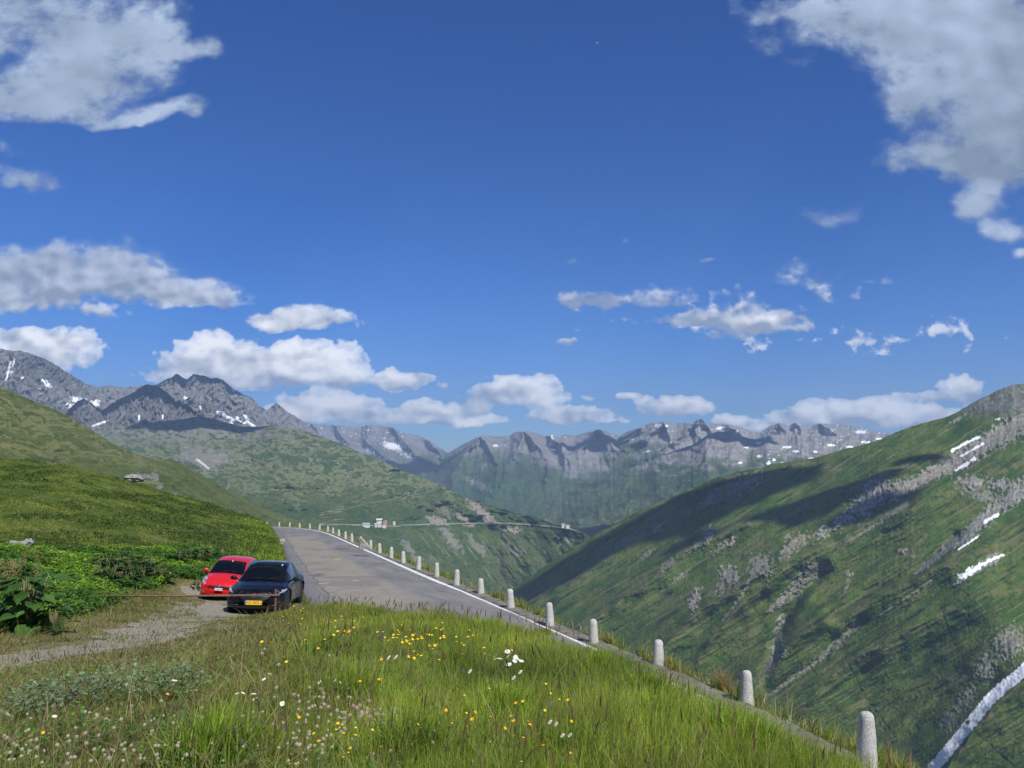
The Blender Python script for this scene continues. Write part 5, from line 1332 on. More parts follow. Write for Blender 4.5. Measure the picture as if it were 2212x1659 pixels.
for i in range(26):
    V, Fc = bollard_mesh(i * 3.7)
    mb = MB(); mb.add(V, Fc, True); o = mb.build('bollard', GR[[2, 0, 1, 0][i % 4] if i else 0])
    p = BP[i]; o.location = (p[0], p[1], p[2] - .02)
    s = HB[i] * BD[i] / F / .80; s = min(1.12, max(.9, s)); r = random.Random(i)
    o.scale = (r.uniform(.92, 1.04) * .98, r.uniform(.92, 1.04), s); o.rotation_euler = (r.uniform(-.045, .045), r.uniform(-.045, .05), r.uniform(0, 6))
    if i == 0: l = 'granite bollard on the road edge, nearest to the camera at lower right'
    elif i == 2: l = 'granite bollard with an orange lichen patch, third from the nearest on the road edge'
    elif i < 25: l = 'granite bollard on the road edge, %s from the nearest' % ORD[i]
    else: l = 'farthest granite bollard, half hidden by the grassy hill at the bend'
    tag(o, l, 'bollard', 'granite bollards along the outer road edge')
# broken rough stone beside the tenth bollard
def rock(name, loc, size, seed, mat, sub=3, squash=1):
    import bmesh
    bm = bmesh.new(); bmesh.ops.create_icosphere(bm, subdivisions=sub, radius=1)
    for v in bm.verts:
        c = v.co; k = 1 + .5 * float(perlin(c.x * 1.3 + seed, c.y * 1.3 + c.z * 1.7)) + .22 * float(perlin(c.x * 3.1 + seed, c.y * 3.3 - c.z * 2.9))
        v.co = Vector((c.x * size[0] * k, c.y * size[1] * k, c.z * size[2] * k))
    me = bpy.data.meshes.new(name); bm.to_mesh(me); bm.free(); me.materials.append(mat)
    o = bpy.data.objects.new(name, me); COL.objects.link(o); o.location = loc
    return o
M_STONE = noisy('weathered_stone', (.36, .35, .31), (.20, .195, .18), 5, .9, .04, 9)
p = P(789.0, 1183.0, 57.0); mb = MB()
q = Vector(p)
sh = [(-.42, 0), (-.36, .62), (-.28, .82), (-.12, .70), (.0, .50), (.16, .42), (.22, .26), (.42, .12), (.5, 0)]
G_ = []
for j, dy in enumerate((-.16, -.10, .10, .16)):
    k = .86 if j in (0, 3) else 1.0
    G_.append([(x * k + .02 * math.sin(7 * x + j), dy + .03 * math.sin(9 * x), z * k - .05) for x, z in sh])
mb.grid(G_, False)
for j in (0, 3):
    b0 = len(mb.v); mb.add(G_[j], [tuple(range(len(sh)))])
o = mb.build('broken_stone', M_STONE); o.location = (q.x, q.y, q.z - .05); o.scale = (1.05, 1, 1.0)
tag(o, 'jagged broken stone slab wedged between the eleventh and twelfth bollards', 'stone')

# stones in the hillside grass
for (a, b, s, sd, l) in ((290, 1036, (.95, .7, .42), 2, 'pale flat boulder on the hill crest left of the dark crag'), (36, 1183, (.45, .35, .2), 5, 'left one of two grey stones in the hillside weeds near the left edge'), (57, 1180, (.28, .28, .22), 8, 'right, rounder one of two grey stones in the hillside weeds'), (608, 1175, (.4, .3, .35), 11, 'grey stone showing at the end of the hill bank by the road')):
    if a == 290:
        uu, vv = px_uv(290.0, 1030.0); YY = np.linspace(40, 95, 400); ZZ = H(uu * YY, YY) - vv * YY; k = int(np.argmax(ZZ)); loc = (uu * YY[k], YY[k], H(uu * YY[k], YY[k]) + .35)
    else: loc = put(a, b)
    tag(rock('boulder' if a == 290 else 'stone', (float(loc[0]), float(loc[1]), float(loc[2]) + s[2] * .2), s, sd, M_STONE), l, 'stone')

# ------------------------------------------------------------------ rusty barrier across the track
M_RUST = noisy('rusty_steel', (.11, .055, .038), (.20, .115, .08), 14, .8, .004, 60)
YB = 21.2
L_ = Vector(P(150.0, 1287.0, YB)); R_ = Vector(P(604.0, 1285.5, YB + .8))
root = empty('barrier', tuple((L_ + R_) / 2 - Vector((0, 0, .6))))
tag(root, 'long rusty steel pole barrier across the track in front of the parked cars', 'barrier')
def rel(p): return Vector(p) - Vector(root.location)
mb = MB(); mb.tube([rel(L_), rel(L_.lerp(R_, .5)) - Vector((0, 0, .015)), rel(R_)], .028, 12); mb.build('pole', M_RUST, root)
pr = L_.lerp(R_, .978)
mb = MB(); mb.box(rel(pr) + Vector((0, .055, -.30)), (.05, .05, .90)); bevel(mb.build('post', M_RUST, root), .006)
pl = L_.lerp(R_, .012); mb = MB(); mb.box(rel(pl) + Vector((0, .05, -.22)), (.07, .06, .62)); bevel(mb.build('post', M_RUST, root), .006)
mb = MB(); c = rel(L_.lerp(R_, .27)); mb.tube([c, c - Vector((0, 0, .10))], .016, 8); mb.build('hook', M_RUST, root)

# ------------------------------------------------------------------ cars
M_TYRE = noisy('tyre_rubber', (.018, .018, .018), (.03, .028, .026), 30, .85); M_BLK = pmat('black_plastic', (.012, .012, .013), .5, 0, .4)
M_GLS = pmat('window_glass', (.004, .005, .007), .04, 0, .3)
M_SIDE = pmat('side_glass', (.05, .07, .09), .05, 0, .8)
M_ALU = pmat('rim_metal', (.32, .33, .34), .35, .9, .5); M_DRIM = pmat('dark_rim', (.05, .05, .055), .3, .8, .5); M_CHR = pmat('chrome', (.75, .75, .78), .12, 1.0, .5)
M_LAMP = pmat('lamp_glass', (.50, .53, .58), .12, .5, .8); M_WHT = pmat('plate_white', (.8, .8, .8), .5); M_YLP = pmat('plate_yellow', (.85, .55, .02), .5); M_BLUP = pmat('plate_blue', (.03, .10, .50), .5); M_INK = pmat('plate_ink', (.02, .02, .02), .6)
def paint(name, c, rough=.25, coat=1.0):
    m = pmat(name, c, rough, 0, .5); b = m.node_tree.nodes['Principled BSDF']; b.inputs['Coat Weight'].default_value = coat; b.inputs['Coat Roughness'].default_value = .04
    n = NT(m.node_tree); oc = n.add('ShaderNodeTexCoord').outputs['Object']
    n.link(n.mix(n.ramp(n.noise(oc, 3, 5, .6), .4, .75, 0, .35), c, tuple(min(1, x * .8 + .03) for x in c)), b.inputs['Base Color'])
    n.link(n.ramp(n.noise(oc, 2.2, 5, .6), .3, .8, .02, .22), b.inputs['Coat Roughness'])
    return m
M_RED = paint('red_paint', (.56, .008, .010), .3, .55); M_BLACK = paint('black_paint', (.004, .0045, .006), .15, .15)
M_BLACK.node_tree.nodes['Principled BSDF'].inputs['Specular IOR Level'].default_value = .32

def cr(xs, ys, x):
    """smooth interpolation through stations"""
    xs = np.asarray(xs, float); ys = np.asarray(ys, float)
    m = np.gradient(ys, xs); i = np.clip(np.searchsorted(xs, x) - 1, 0, len(xs) - 2); h = xs[i + 1] - xs[i]; t = np.clip((x - xs[i]) / h, 0, 1)
    return ys[i] * (2 * t ** 3 - 3 * t ** 2 + 1) + m[i] * h * (t ** 3 - 2 * t ** 2 + t) + ys[i + 1] * (-2 * t ** 3 + 3 * t ** 2) + m[i + 1] * h * (t ** 3 - t ** 2)

def car(spec):
    S = spec; root = empty(S['name'], S['loc'], S['rot'])
    L = S['len']
    ny, nr = 110, 46
    Ys = np.concatenate([np.linspace(0, .35, 22), np.linspace(.35, L - .3, 76)[1:], np.linspace(L - .3, L, 14)[1:]])
    W = lambda y: cr(S['y'], S['w'], y); ZB = lambda y: cr(S['y'], S['zb'], y); ZT = lambda y: cr(S['y'], S['zt'], y); CR = lambda y: cr(S['y'], S['crown'], y)
    sec_x = np.array([0, .55, .86, .955, .985, 1.0, .992, .965, .90, .74, .45, 0]); sec_z = np.array([0, 0, .0, .06, .20, .42, .62, .80, .93, 1.0, 1.0, 1.0])
    tt = np.linspace(0, 1, 12); ti = np.linspace(0, 1, nr // 2 + 1)
    sx = np.interp(ti, tt, sec_x); sz = np.interp(ti, tt, sec_z)
    sx = cr(tt, sec_x, ti); sz = cr(tt, sec_z, ti)
    half = len(ti)
    wheels = [(S['wf'], S['wr']), (S['wb'], S['wr'])]
    V = []
    for y in Ys:
        w, zb, zt, c = float(W(y)), float(ZB(y)), float(ZT(y)), float(CR(y))
        for sd in (1, -1):
            rng = range(half) if sd == 1 else range(half - 2, 0, -1)
            for k in rng:
                x = sx[k] * w; z = zb + sz[k] * (zt - zb)
                if sz[k] > .95: z += c * (1 - (sx[k] / .9) ** 2)
                # wheel-arch flare
                for (wy, wr) in wheels:
                    d = math.hypot(y - wy, z - wr); x += S['flare'] * math.exp(-((d - wr * 1.12) / .10) ** 2) * (1 if sx[k] > .9 else 0)
                if S.get('waist') and sx[k] > .95: x -= .03 * math.exp(-((z - .55) / .12) ** 2) * sstep(np.array(y), S['wf'] + .5, S['wf'] + .9) * (1 - sstep(np.array(y), S['wb'] - .9, S['wb'] - .5))
                V.append((sd * x, y, z))
    V = np.array(V); per = 2 * half - 2; n = len(Ys)
    V[:, 1] += S['nose'] * (np.abs(V[:, 0]) / S['wmax']) ** 2.6 * np.clip(1 - V[:, 1] / .75, 0, 1)
    S['fy'] = lambda x, z: S['nose'] * (abs(x) / S['wmax']) ** 2.6 + float(np.interp(z, S['zt'][:3], S['y'][:3])) + float(np.interp(z, [S['zb'][1], S['zb'][0]], [.12, 0])) - .004
    Fc = []
    for i in range(n - 1):
        for k in range(per):
            k2 = (k + 1) % per; f = (i * per + k, i * per + k2, (i + 1) * per + k2, (i + 1) * per + k)
            c = V[list(f)].mean(0)
            if abs(c[0]) > .62 * S['wmax'] and any(math.hypot(c[1] - wy, c[2] - wr) < wr * 1.13 for wy, wr in wheels): continue
            Fc.append(f[::-1])
    Fc.append(tuple(range(per))); Fc.append(tuple((n - 1) * per + k for k in range(per))[::-1])
    # pull the arch edge onto its circle
    used = sorted({i for f in Fc for i in f})
    for i in used:
        for wy, wr in wheels:
            if abs(V[i][0]) > .62 * S['wmax']:
                d = math.hypot(V[i][1] - wy, V[i][2] - wr)
                if d < wr * 1.22: k = wr * 1.15 / max(d, 1e-3); 
                else: continue
                if d < wr * 1.15: V[i][1] = wy + (V[i][1] - wy) * k; V[i][2] = wr + (V[i][2] - wr) * k
    mb = MB(); mb.add(V.tolist(), Fc, True); body = mb.build('body', S['paint'], root)
    # dark wheel housings
    for wy, wr in wheels:
        for sd in (1, -1):
            mb = MB(); x0 = .50 * S['wmax']; x1 = .93 * S['wmax']
            mb.lathe([(.001, sd * x0), (wr * 1.16, sd * x0), (wr * 1.16, sd * x1)], 24, 'x', (0, wy, wr)); mb.build('wheel_housing', M_BLK, root)
            mb = MB(); rw = wr; tw = .215; x = sd * (S['wmax'] - .125)
            mb.lathe([(rw * .60, -tw / 2), (rw * .93, -tw / 2), (rw, -tw * .36), (rw, tw * .36), (rw * .93, tw / 2), (rw * .60, tw / 2)], 32, 'x', (0, 0, 0)); wh = mb.build('wheel', M_TYRE, root); wh.location = (x, wy, wr)
            mb = MB(); o_ = sd * tw * .5
            mb.lathe([(rw * .68, o_), (rw * .66, o_ - sd * .02), (rw * .62, o_ - sd * .06), (.001, o_ - sd * .07)], 28, 'x')
            for k in range(S['spokes']):
                a = 2 * math.pi * k / S['spokes']; M_ = Matrix.Rotation(a, 3, 'X')
                mb.box(M_ @ Vector((o_ - sd * .02, 0, rw * .34)), (.03, S['spw'], rw * .62), M_)
            mb.lathe([(.001, o_), (.035, o_ - sd * .002), (.05, o_ - sd * .03)], 14, 'x')
            mb.build('rim', S['rim'], wh)
    # cabin: painted shell
    cy = S['cy']; cw0, cw1, cz0, cz1 = S['cw0'], S['cw1'], S['cz0'], S['cz1']
    nyc = 60; yc = np.linspace(cy[0], cy[-1], nyc); m_ = 17
    def csec(y, grow=0):
        w0 = float(cr(cy, cw0, y)); w1 = float(cr(cy, cw1, y)); z0 = float(cr(cy, cz0, y)); z1 = float(cr(cy, cz1, y))
        pts = []
        for k in range(m_):
            t = k / (m_ - 1) * 2 - 1; s = 1 if t > 0 else -1; a = abs(t)
            if a > .5:
                q = (1 - a) / .5; x = w0 + (w1 - w0) * q ** 1.0 + .02 * math.sin(q * math.pi); z = z0 + (z1 - z0 - .05) * q
            else:
                q = a / .5; x = w1 * q ** .8; z = z1 - .05 * q ** 3.0
            pts.append((s * (x + grow), y, z + grow))
        return pts
    G = [csec(y) for y in yc]; mb = MB(); mb.grid(G, True); mb.build('cabin', S['paint'], root)
    # windscreen laid on the front slope of the shell
    def surf(y, xf):
        w1 = float(cr(cy, cw1, y)); z1 = float(cr(cy, cz1, y)); w0 = float(cr(cy, cw0, y))
        ww = S['wsw'](y); q = abs(xf)
        return (xf * ww, y - .012 - 0.02 * (1 - q * q), z1 - .05 * min(1, (abs(xf * ww) / max(w1, .1))) ** 3 + .014)
    ya, yb = S['ws']
    mb = MB(); mb.grid([[surf(y, xf) for xf in np.linspace(-1, 1, 17)] for y in np.linspace(ya, yb, 14)], True); ws = mb.build('windscreen', M_GLS, root)
    # wipers, sticker
    for sx0 in (-.45, .12):
        a = surf(ya + .03, sx0); b = surf(ya + .10, sx0 + .52); mb = MB(); mb.tube([(a[0], a[1] - .01, a[2] + .012), (b[0], b[1] - .012, b[2] + .016)], .010, 6); mb.build('wiper', M_BLK, ws)
    a = surf(yb - .07, S['stick']); mb = MB(); mb.box((a[0], a[1] - .012, a[2] + .012), (.045, .015, .035)); mb.build('toll_sticker', M_WHT, ws)
    # side glass
    for sd in (1, -1):
        for (y0, y1) in S['side']:
            rows = []
            for y in np.linspace(y0, y1, 12):
                w0 = float(cr(cy, cw0, y)); w1 = float(cr(cy, cw1, y)); z0 = float(cr(cy, cz0, y)); z1 = float(cr(cy, cz1, y)); row = []
                for q in np.linspace(.10, .88, 6):
                    row.append((sd * (w0 + (w1 - w0) * q + .02 * math.sin(q * math.pi) + .008), y, z0 + (z1 - z0 - .05) * q))
                rows.append(row if sd == 1 else row[::-1])
            mb = MB(); mb.grid(rows, True); mb.build('side_window', M_SIDE, root)
        # mirror
        mx, my, mz = S['mirror']; mb = MB()
        rows = []
        for i in range(7):
            ph = math.pi * i / 6; r_ = math.sin(ph)
            rows.append([(sd * mx + .11 * math.cos(ph) * sd, my + .07 * r_ * math.cos(a) , mz + .075 * r_ * math.sin(a)) for a in np.linspace(0, 2 * math.pi, 13)])
        mb.grid(rows if sd == 1 else [r_[::-1] for r_ in rows], True); mb.tube([(sd * (mx - .22), my + .02, mz - .06), (sd * (mx - .06), my, mz - .02)], .022, 8); mb.build('mirror', S['mirror_mat'], root)
        # door shut lines and handle
        for yy in S['doors']:
            mb = MB(); pts = []
            for z in np.linspace(.30, float(ZT(yy)) - .06, 10):
                zb, zt = float(ZB(yy)), float(ZT(yy)); k = np.interp((z - zb) / (zt - zb), sec_z[:10] + np.arange(10) * 1e-6, sec_x[:10]); pts.append((sd * (k * float(W(yy)) + .003), yy, z))
            mb.tube(pts, .006, 5); mb.build('door_gap', M_BLK, root)
        for yy in S['handles']:
            mb = MB(); mb.box((sd * (float(W(yy)) * .985 + .01), yy, S['hz']), (.03, .18, .028)); bevel(mb.build('door_handle', S['paint'], root), .008)
    S['front'](root, S, W, ZB, ZT)
    # tail lamps and rear window
    for sd in (1, -1):
        mb = MB(); mb.box((sd * (float(W(L - .12)) * .86), L - .06, .85), (.22, .14, .14)); bevel(mb.build('tail_lamp', M_TAIL, root), .03)
    return root
M_TAIL = pmat('tail_lamp_red', (.35, .01, .01), .2)
def plate(root, y, z, w, h, tilt, base, txt, blue, size):
    e = MB(); e.box((0, 0, 0), (w, .012, h)); pl = e.build('number_plate', base, root); pl.location = (0, y, z); pl.rotation_euler = (tilt, 0, 0)
    if blue: b_ = MB(); b_.box((-w / 2 + .024, -.0075, 0), (.048, .004, h * .98)); b_.build('country_band', M_BLUP, pl)
    c = bpy.data.curves.new('plate_text', 'FONT'); c.body = txt; c.size = size; c.align_x = 'CENTER'; c.align_y = 'CENTER'; c.extrude = .001; c.offset = .001; c.materials.append(M_INK)
    tmp = bpy.data.objects.new('tmp_text', c); COL.objects.link(tmp); bpy.context.view_layer.update(); me = bpy.data.meshes.new_from_object(tmp.evaluated_get(bpy.context.evaluated_depsgraph_get())); bpy.data.objects.remove(tmp)
    if not me.materials: me.materials.append(M_INK)
    t = bpy.data.objects.new('plate_text', me); COL.objects.link(t); t.parent = pl; t.location = (.022 if blue else 0, -.0085, -.002); t.rotation_euler = (R(90), 0, 0); t.scale = (1.06, 1, 1)
    return pl
def ring(mb, c, r, t, n=24, axis='y'):
    pts = [(c[0] + r * math.cos(a), c[1], c[2] + r * math.sin(a)) for a in np.linspace(0, 2 * math.pi, n + 1)]
    mb.tube(pts, t, 6, False)

def lamp(root, pts_outer, mat_glass, name='headlight', thick=.05):
    """pts_outer: polygon of (x, y, z) on the body; slightly domed"""
    c = Vector((0, 0, 0))
    for p in pts_outer: c += Vector(p) / len(pts_outer)
    mb = MB(); mid = [(Vector(p).lerp(c, .35) + Vector((0, -.02, .008))) for p in pts_outer]
    n = len(pts_outer); vs = [Vector(p) + Vector((0, thick * .4, 0)) for p in pts_outer] + [Vector(p) - Vector((0, .006, 0)) for p in pts_outer] + mid + [c + Vector((0, -.028, .01))]
    fs = []
    for k in range(n):
        k2 = (k + 1) % n; fs += [(k, k2, n + k2, n + k), (n + k, n + k2, 2 * n + k2, 2 * n + k), (2 * n + k, 2 * n + k2, 3 * n)]
    mb.add(vs, fs, False); return mb.build(name, mat_glass, root), c

def front_black(root, S, W, ZB, ZT):
    # wide hexagonal grille, set slightly proud
    fy = S['fy']
    def face(pts): return [(x, fy(x, z), z) for x, z in pts]
    g = [(-.50, .66), (-.40, .72), (0, .745), (.40, .72), (.50, .66), (.40, .50), (.28, .44), (-.28, .44), (-.40, .50)]
    rows = []
    top = lambda x: np.interp(abs(x), [0, .40, .52], [.745, .722, .655]); bot = lambda x: np.interp(abs(x), [0, .28, .42, .52], [.44, .44, .52, .64])
    mb = MB(); rows = [[(x, fy(x, bot(x) + (top(x) - bot(x)) * t) - .016, bot(x) + (top(x) - bot(x)) * t) for x in np.linspace(-.52, .52, 27)] for t in np.linspace(0, 1, 8)]
    mb.grid(rows, True); gr = mb.build('grille', M_BLK, root)
    mb = MB()
    for zz in (.50, .545, .59, .635, .68):
        xs_ = [x for x in np.arange(-.46, .461, .04) if bot(x) + .02 < zz < top(x) - .02]
        mb.tube([(x, fy(x, zz) - .026, zz) for x in xs_], [.004 + .005 * (i_ % 2) for i_ in range(len(xs_))], 6)
    mb.build('grille_mesh', M_DCHR, gr)
    mb = MB(); mb.tube([(x, fy(x, top(x)) - .022, top(x) + .004) for x in np.linspace(-.52, .52, 25)], .011, 6); mb.build('grille_trim', M_DCHR, gr)
    mb = MB(); ring(mb, (0, fy(0, .62) - .040, .622), .062, .009); mb.lathe([(.001, -.002), (.056, 0), (.058, .012)], 24, 'y', (0, fy(0, .62) - .048, .622)); bd = mb.build('badge', M_BADGE, root)
    mb = MB(); mb.box((0, fy(0, .62) - .055, .622), (.05, .008, .045)); mb.box((-.008, fy(0, .62) - .058, .635), (.03, .008, .02)); bevel(mb.build('badge_emblem', M_CHR, bd), .006)
    plate(root, fy(0, .40) - .035, .405, .53, .125, 0, M_YLP, 'XS-003-J', True, .125)
    mb = MB(); mb.grid([[(x, fy(x, z) - .012 + (.0 if z > .3 else .03), z) for x in np.linspace(-.78, .78, 21)] for z in (.20, .26, .33)], True); mb.build('lower_intake', M_BLK, root)
    for sd in (1, -1):
        pts = [(sd * x, fy(x, z) - .012, z) for x, z in ((.50, .665), (.56, .715), (.72, .755), (.88, .80), (.915, .775), (.86, .715), (.74, .68), (.60, .66))]
        h, c = lamp(root, pts if sd == 1 else pts[::-1], M_LAMP)
        for kx in (.68, .80): mb = MB(); mb.lathe([(.001, -.02), (.03, -.01), (.036, .01)], 14, 'y', (sd * kx, fy(kx, .73) - .025, .722 + (kx - .68) * .3)); mb.build('lens', M_CHR, h)
        pts = [(sd * x, fy(x, z) - .010, z) for x, z in ((.62, .36), (.78, .45), (.86, .42), (.84, .28), (.66, .26))]
        lamp(root, pts if sd == 1 else pts[::-1], M_BLK, 'side_intake')
        mb = MB(); mb.tube([(sd * x, fy(x, z) - .022, z) for x, z in ((.50, .34), (.64, .32), (.84, .30), (.88, .40))], .008, 6); mb.build('bumper_trim', M_DCHR, root)
    # bonnet scoop edge
    mb = MB(); mb.tube([(x, 1.02 - .10 * (abs(x) / .5) ** 2, float(ZT(1.0)) + .055 - .03 * (abs(x) / .5) ** 2) for x in np.linspace(-.52, .52, 15)], .014, 8); mb.build('bonnet_scoop', S['paint'], root)
M_DCHR = pmat('dark_chrome', (.16, .17, .18), .3, .9, .5); M_BADGE = pmat('badge_red', (.20, .05, .05), .4, .2, .5)

def front_red(root, S, W, ZB, ZT):
    fy = S['fy']
    mb = MB(); mb.grid([[(x, fy(x, z) - .018, z) for x in np.linspace(-.40, .40, 19)] for z in np.linspace(.565, .66, 5)], True); gr = mb.build('grille', M_BLK, root)
    mb = MB()
    for z in (.585, .605, .625, .645): mb.tube([(x, fy(x, z) - .024, z) for x in np.linspace(-.38, .38, 13)], .004, 5)
    mb.build('grille_bars', M_BLKR, gr)
    mb = MB(); ring(mb, (0, fy(0, .61) - .032, .615), .056, .010); mb.lathe([(.001, -.004), (.050, 0), (.052, .012)], 22, 'y', (0, fy(0, .61) - .036, .615)); bd = mb.build('badge', M_BLUB, root)
    mb = MB(); mb.box((0, fy(0, .61) - .043, .615), (.055, .006, .022)); mb.build('badge_bar', M_CHR, bd)
    plate(root, fy(0, .49) - .03, .505, .30, .085, 0, M_WHT, 'VS 85160', False, .072)
    mb = MB(); mb.grid([[(x, fy(x, z) - .012, z) for x in np.linspace(-.62, .62, 19)] for z in (.19, .24, .29)], True); mb.build('lower_intake', M_BLK, root)
    mb = MB(); mb.tube([(x, fy(x, .31) - .03, .315) for x in np.linspace(-.74, .74, 21)], .016, 8); mb.build('bumper_lip', S['paint'], root)
    for sd in (1, -1):
        pts = [(sd * x, fy(x, z) - .014, z) for x, z in ((.50, .66), (.52, .75), (.60, .86), (.70, .90), (.78, .84), (.79, .74), (.72, .665), (.60, .635))]
        h, c = lamp(root, pts if sd == 1 else pts[::-1], M_LAMP)
        mb = MB(); mb.lathe([(.001, -.03), (.045, -.018), (.058, .01)], 18, 'y', (sd * .655, fy(.655, .76) - .03, .755)); mb.build('lens', M_CHR, h)
        pts = [(sd * x, fy(x, z) - .014, z) for x, z in ((.54, .34), (.54, .42), (.62, .45), (.70, .42), (.70, .34))]
        lamp(root, pts if sd == 1 else pts[::-1], M_CHR, 'fog_lamp')
M_BLKR = pmat('grille_bar', (.10, .03, .03), .5); M_BLUB = pmat('badge_blue', (.05, .10, .30), .3, .3, .5)

gb = float(H(-8.6, 25.9)); gc = float(H(-8.9, 28.6))
# contact heights from the photo
cb = P(548.0, 1327.0, 25.9); cr_ = P(468.0, 1301.0, 31.8)
import itertools
def seat(o, cx, cy, yaw, wf, wb, half):
    """stand a car on its four wheels"""
    c, s = math.cos(yaw), math.sin(yaw)
    def g(x, y): X, Y = cx + c * x - s * y, cy + s * x + c * y; return float(H(X, Y)) + .0
    f = .5 * (g(-half, wf) + g(half, wf)); b = .5 * (g(-half, wb) + g(half, wb)); l = .5 * (g(-half, wf) + g(-half, wb)); r_ = .5 * (g(half, wf) + g(half, wb))
    pitch = math.atan2(b - f, wb - wf); roll = -math.atan2(r_ - l, 2 * half)
    return (cx, cy, f - math.tan(pitch) * wf), (Euler((pitch, roll, yaw), 'XYZ'))
yb_ = R(6.5)
x0 = px_uv(546.0, 1300.0)[0] * 25.0
loc, rot = seat(None, x0, 25.0, yb_, .9, 3.89, .8)
car(dict(name='black_car', loc=loc, rot=rot, len=4.68, paint=M_BLACK, rim=M_DRIM, spokes=10, spw=.035, wmax=.945, flare=.018, waist=True,
    y=[0, .12, .35, .9, 1.3, 2.4, 3.4, 3.9, 4.3, 4.6, 4.68], nose=.36, w=[.84, .89, .92, .945, .93, .91, .925, .945, .925, .84, .78], zb=[.30, .22, .20, .20, .20, .20, .20, .22, .26, .36, .42],
    zt=[.60, .72, .80, .90, .96, 1.00, 1.03, 1.06, 1.05, 1.02, .96], crown=[.03, .04, .05, .07, .06, .02, .02, .02, .03, .02, .01],
    wf=.90, wb=3.89, wr=.37, cy=[1.05, 1.3, 1.75, 2.15, 2.6, 3.1, 3.6, 4.1, 4.5], cw0=[.70, .80, .86, .87, .87, .86, .83, .74, .66], cw1=[.66, .68, .62, .60, .60, .59, .57, .52, .50],
    cz0=[.92, .95, .97, .99, 1.0, 1.01, 1.03, 1.04, 1.02], cz1=[.97, 1.10, 1.36, 1.51, 1.555, 1.545, 1.47, 1.32, 1.12],
    ws=(1.12, 2.05), wsw=lambda y: float(np.interp(y, [1.1, 2.1], [.74, .56])), stick=.82, side=[(1.75, 2.75), (2.85, 3.55)], doors=[1.55, 2.80, 3.55], handles=[2.55, 3.40], hz=.86,
    mirror=(1.02, 1.55, 1.03), mirror_mat=M_BLACK, front=front_black))
ob = bpy.data.objects['black_car']; tag(ob, 'shiny black parked car with yellow number plate, nearer of the two cars', 'car', 'cars parked beside the road')
x1 = px_uv(469.5, 1280.0)[0] * 31.0
loc, rot = seat(None, x1, 31.0, R(6), .78, 3.29, .7)
car(dict(name='red_car', loc=loc, rot=rot, len=4.03, paint=M_RED, rim=M_ALU, spokes=7, spw=.05, wmax=.843, flare=.012,
    y=[0, .12, .35, .8, 1.15, 2.0, 2.9, 3.4, 3.8, 4.0, 4.03], nose=.36, w=[.76, .80, .825, .843, .84, .835, .84, .84, .80, .74, .70], zb=[.26, .19, .18, .18, .18, .18, .18, .20, .26, .36, .40],
    zt=[.60, .70, .80, .90, .96, .98, 1.0, 1.02, 1.0, .96, .90], crown=[.03, .04, .06, .08, .06, .02, .02, .02, .02, .02, .01],
    wf=.78, wb=3.29, wr=.30, cy=[.92, 1.15, 1.5, 1.85, 2.3, 2.8, 3.3, 3.7, 3.95], cw0=[.66, .74, .78, .79, .79, .79, .77, .72, .66], cw1=[.62, .64, .61, .59, .59, .59, .58, .56, .54],
    cz0=[.90, .93, .95, .96, .97, .98, 1.0, 1.0, .96], cz1=[.96, 1.10, 1.30, 1.43, 1.49, 1.48, 1.42, 1.28, 1.05],
    ws=(.99, 1.76), wsw=lambda y: float(np.interp(y, [.98, 1.8], [.68, .56])), stick=.05, side=[(1.55, 2.5), (2.6, 3.3)], doors=[1.35, 2.55], handles=[2.35], hz=.84,
    mirror=(.93, 1.38, 1.02), mirror_mat=M_RED, front=front_red))
tag(bpy.data.objects['red_car'], 'bright red parked hatchback behind the black car, with white number plate', 'car', 'cars parked beside the road')

# ------------------------------------------------------------------ hotel and huts on the far mountain road, the road itself and footpaths
M_RFG = pmat('grey_roof', (.33, .34, .36), .8); M_WALL = pmat('white_wall', (.58, .57, .54), .8); M_WALR = pmat('red_wall', (.55, .25, .22), .8); M_WALS = pmat('pale_wall', (.62, .60, .55), .8); M_WIN = pmat('window_dark', (.05, .05, .06), .3)
def house(px, py, w, h, dp, roof, wall, label, yaw=.2, ridge=.35, nwin=4, flat=False, layer=None, name='house'):
    p = (layer or L2).at(px, py, 25.0); r = empty(name, (float(p[0]), float(p[1]), float(p[2])), (0, 0, yaw)); tag(r, label, 'building', 'buildings on the far mountain road')
    mb = MB(); mb.box((0, 0, h / 2 - 4), (w, dp, h + 8)); wl = mb.build('walls', wall, r)
    mb = MB(); e = .8
    if flat: mb.box((0, 0, h + .5), (w + 1, dp + 1, 1.0))
    else:
        a, b, rr_ = w / 2 + e, dp / 2 + e, h + ridge * dp
        mb.add([(-a, -b, h - .3), (a, -b, h - .3), (a, b, h - .3), (-a, b, h - .3), (-a, 0, rr_), (a, 0, rr_)], [(0, 1, 5, 4), (2, 3, 4, 5), (0, 4, 3), (1, 2, 5), (3, 2, 1, 0)])
    mb.build('roof', roof, r)
    for k in range(nwin):
        for lv in range(max(1, int(h // 5))):
            mb = MB(); mb.box(((k + .5) / nwin * w - w / 2, -dp / 2 - .05, 2.2 + lv * 3.6), (w / nwin * .4, .2, 1.5)); mb.build('window', M_WIN, r)
    return r
house(791, 1135.0, 26, 5, 12, M_RFG, M_WALL, 'long low white barn with grey roof, left of the mountain hotel')
house(812, 1134.6, 9, 4, 8, M_WALL, M_WALL, 'small white annex left of the mountain hotel', nwin=2)
house(819.5, 1134.4, 13, 8, 10, M_WALL, M_WALL, 'white hotel wing with rows of windows on the mountain road', nwin=4)
house(832, 1134.2, 13, 13, 12, M_RFG, M_WALR, 'reddish gabled hotel block, tallest of the mountain buildings', yaw=1.45, nwin=3)
house(829, 1136.5, 16, 3, 8, M_WALL, M_WALL, 'low white terrace in front of the reddish hotel block', nwin=3, flat=True)
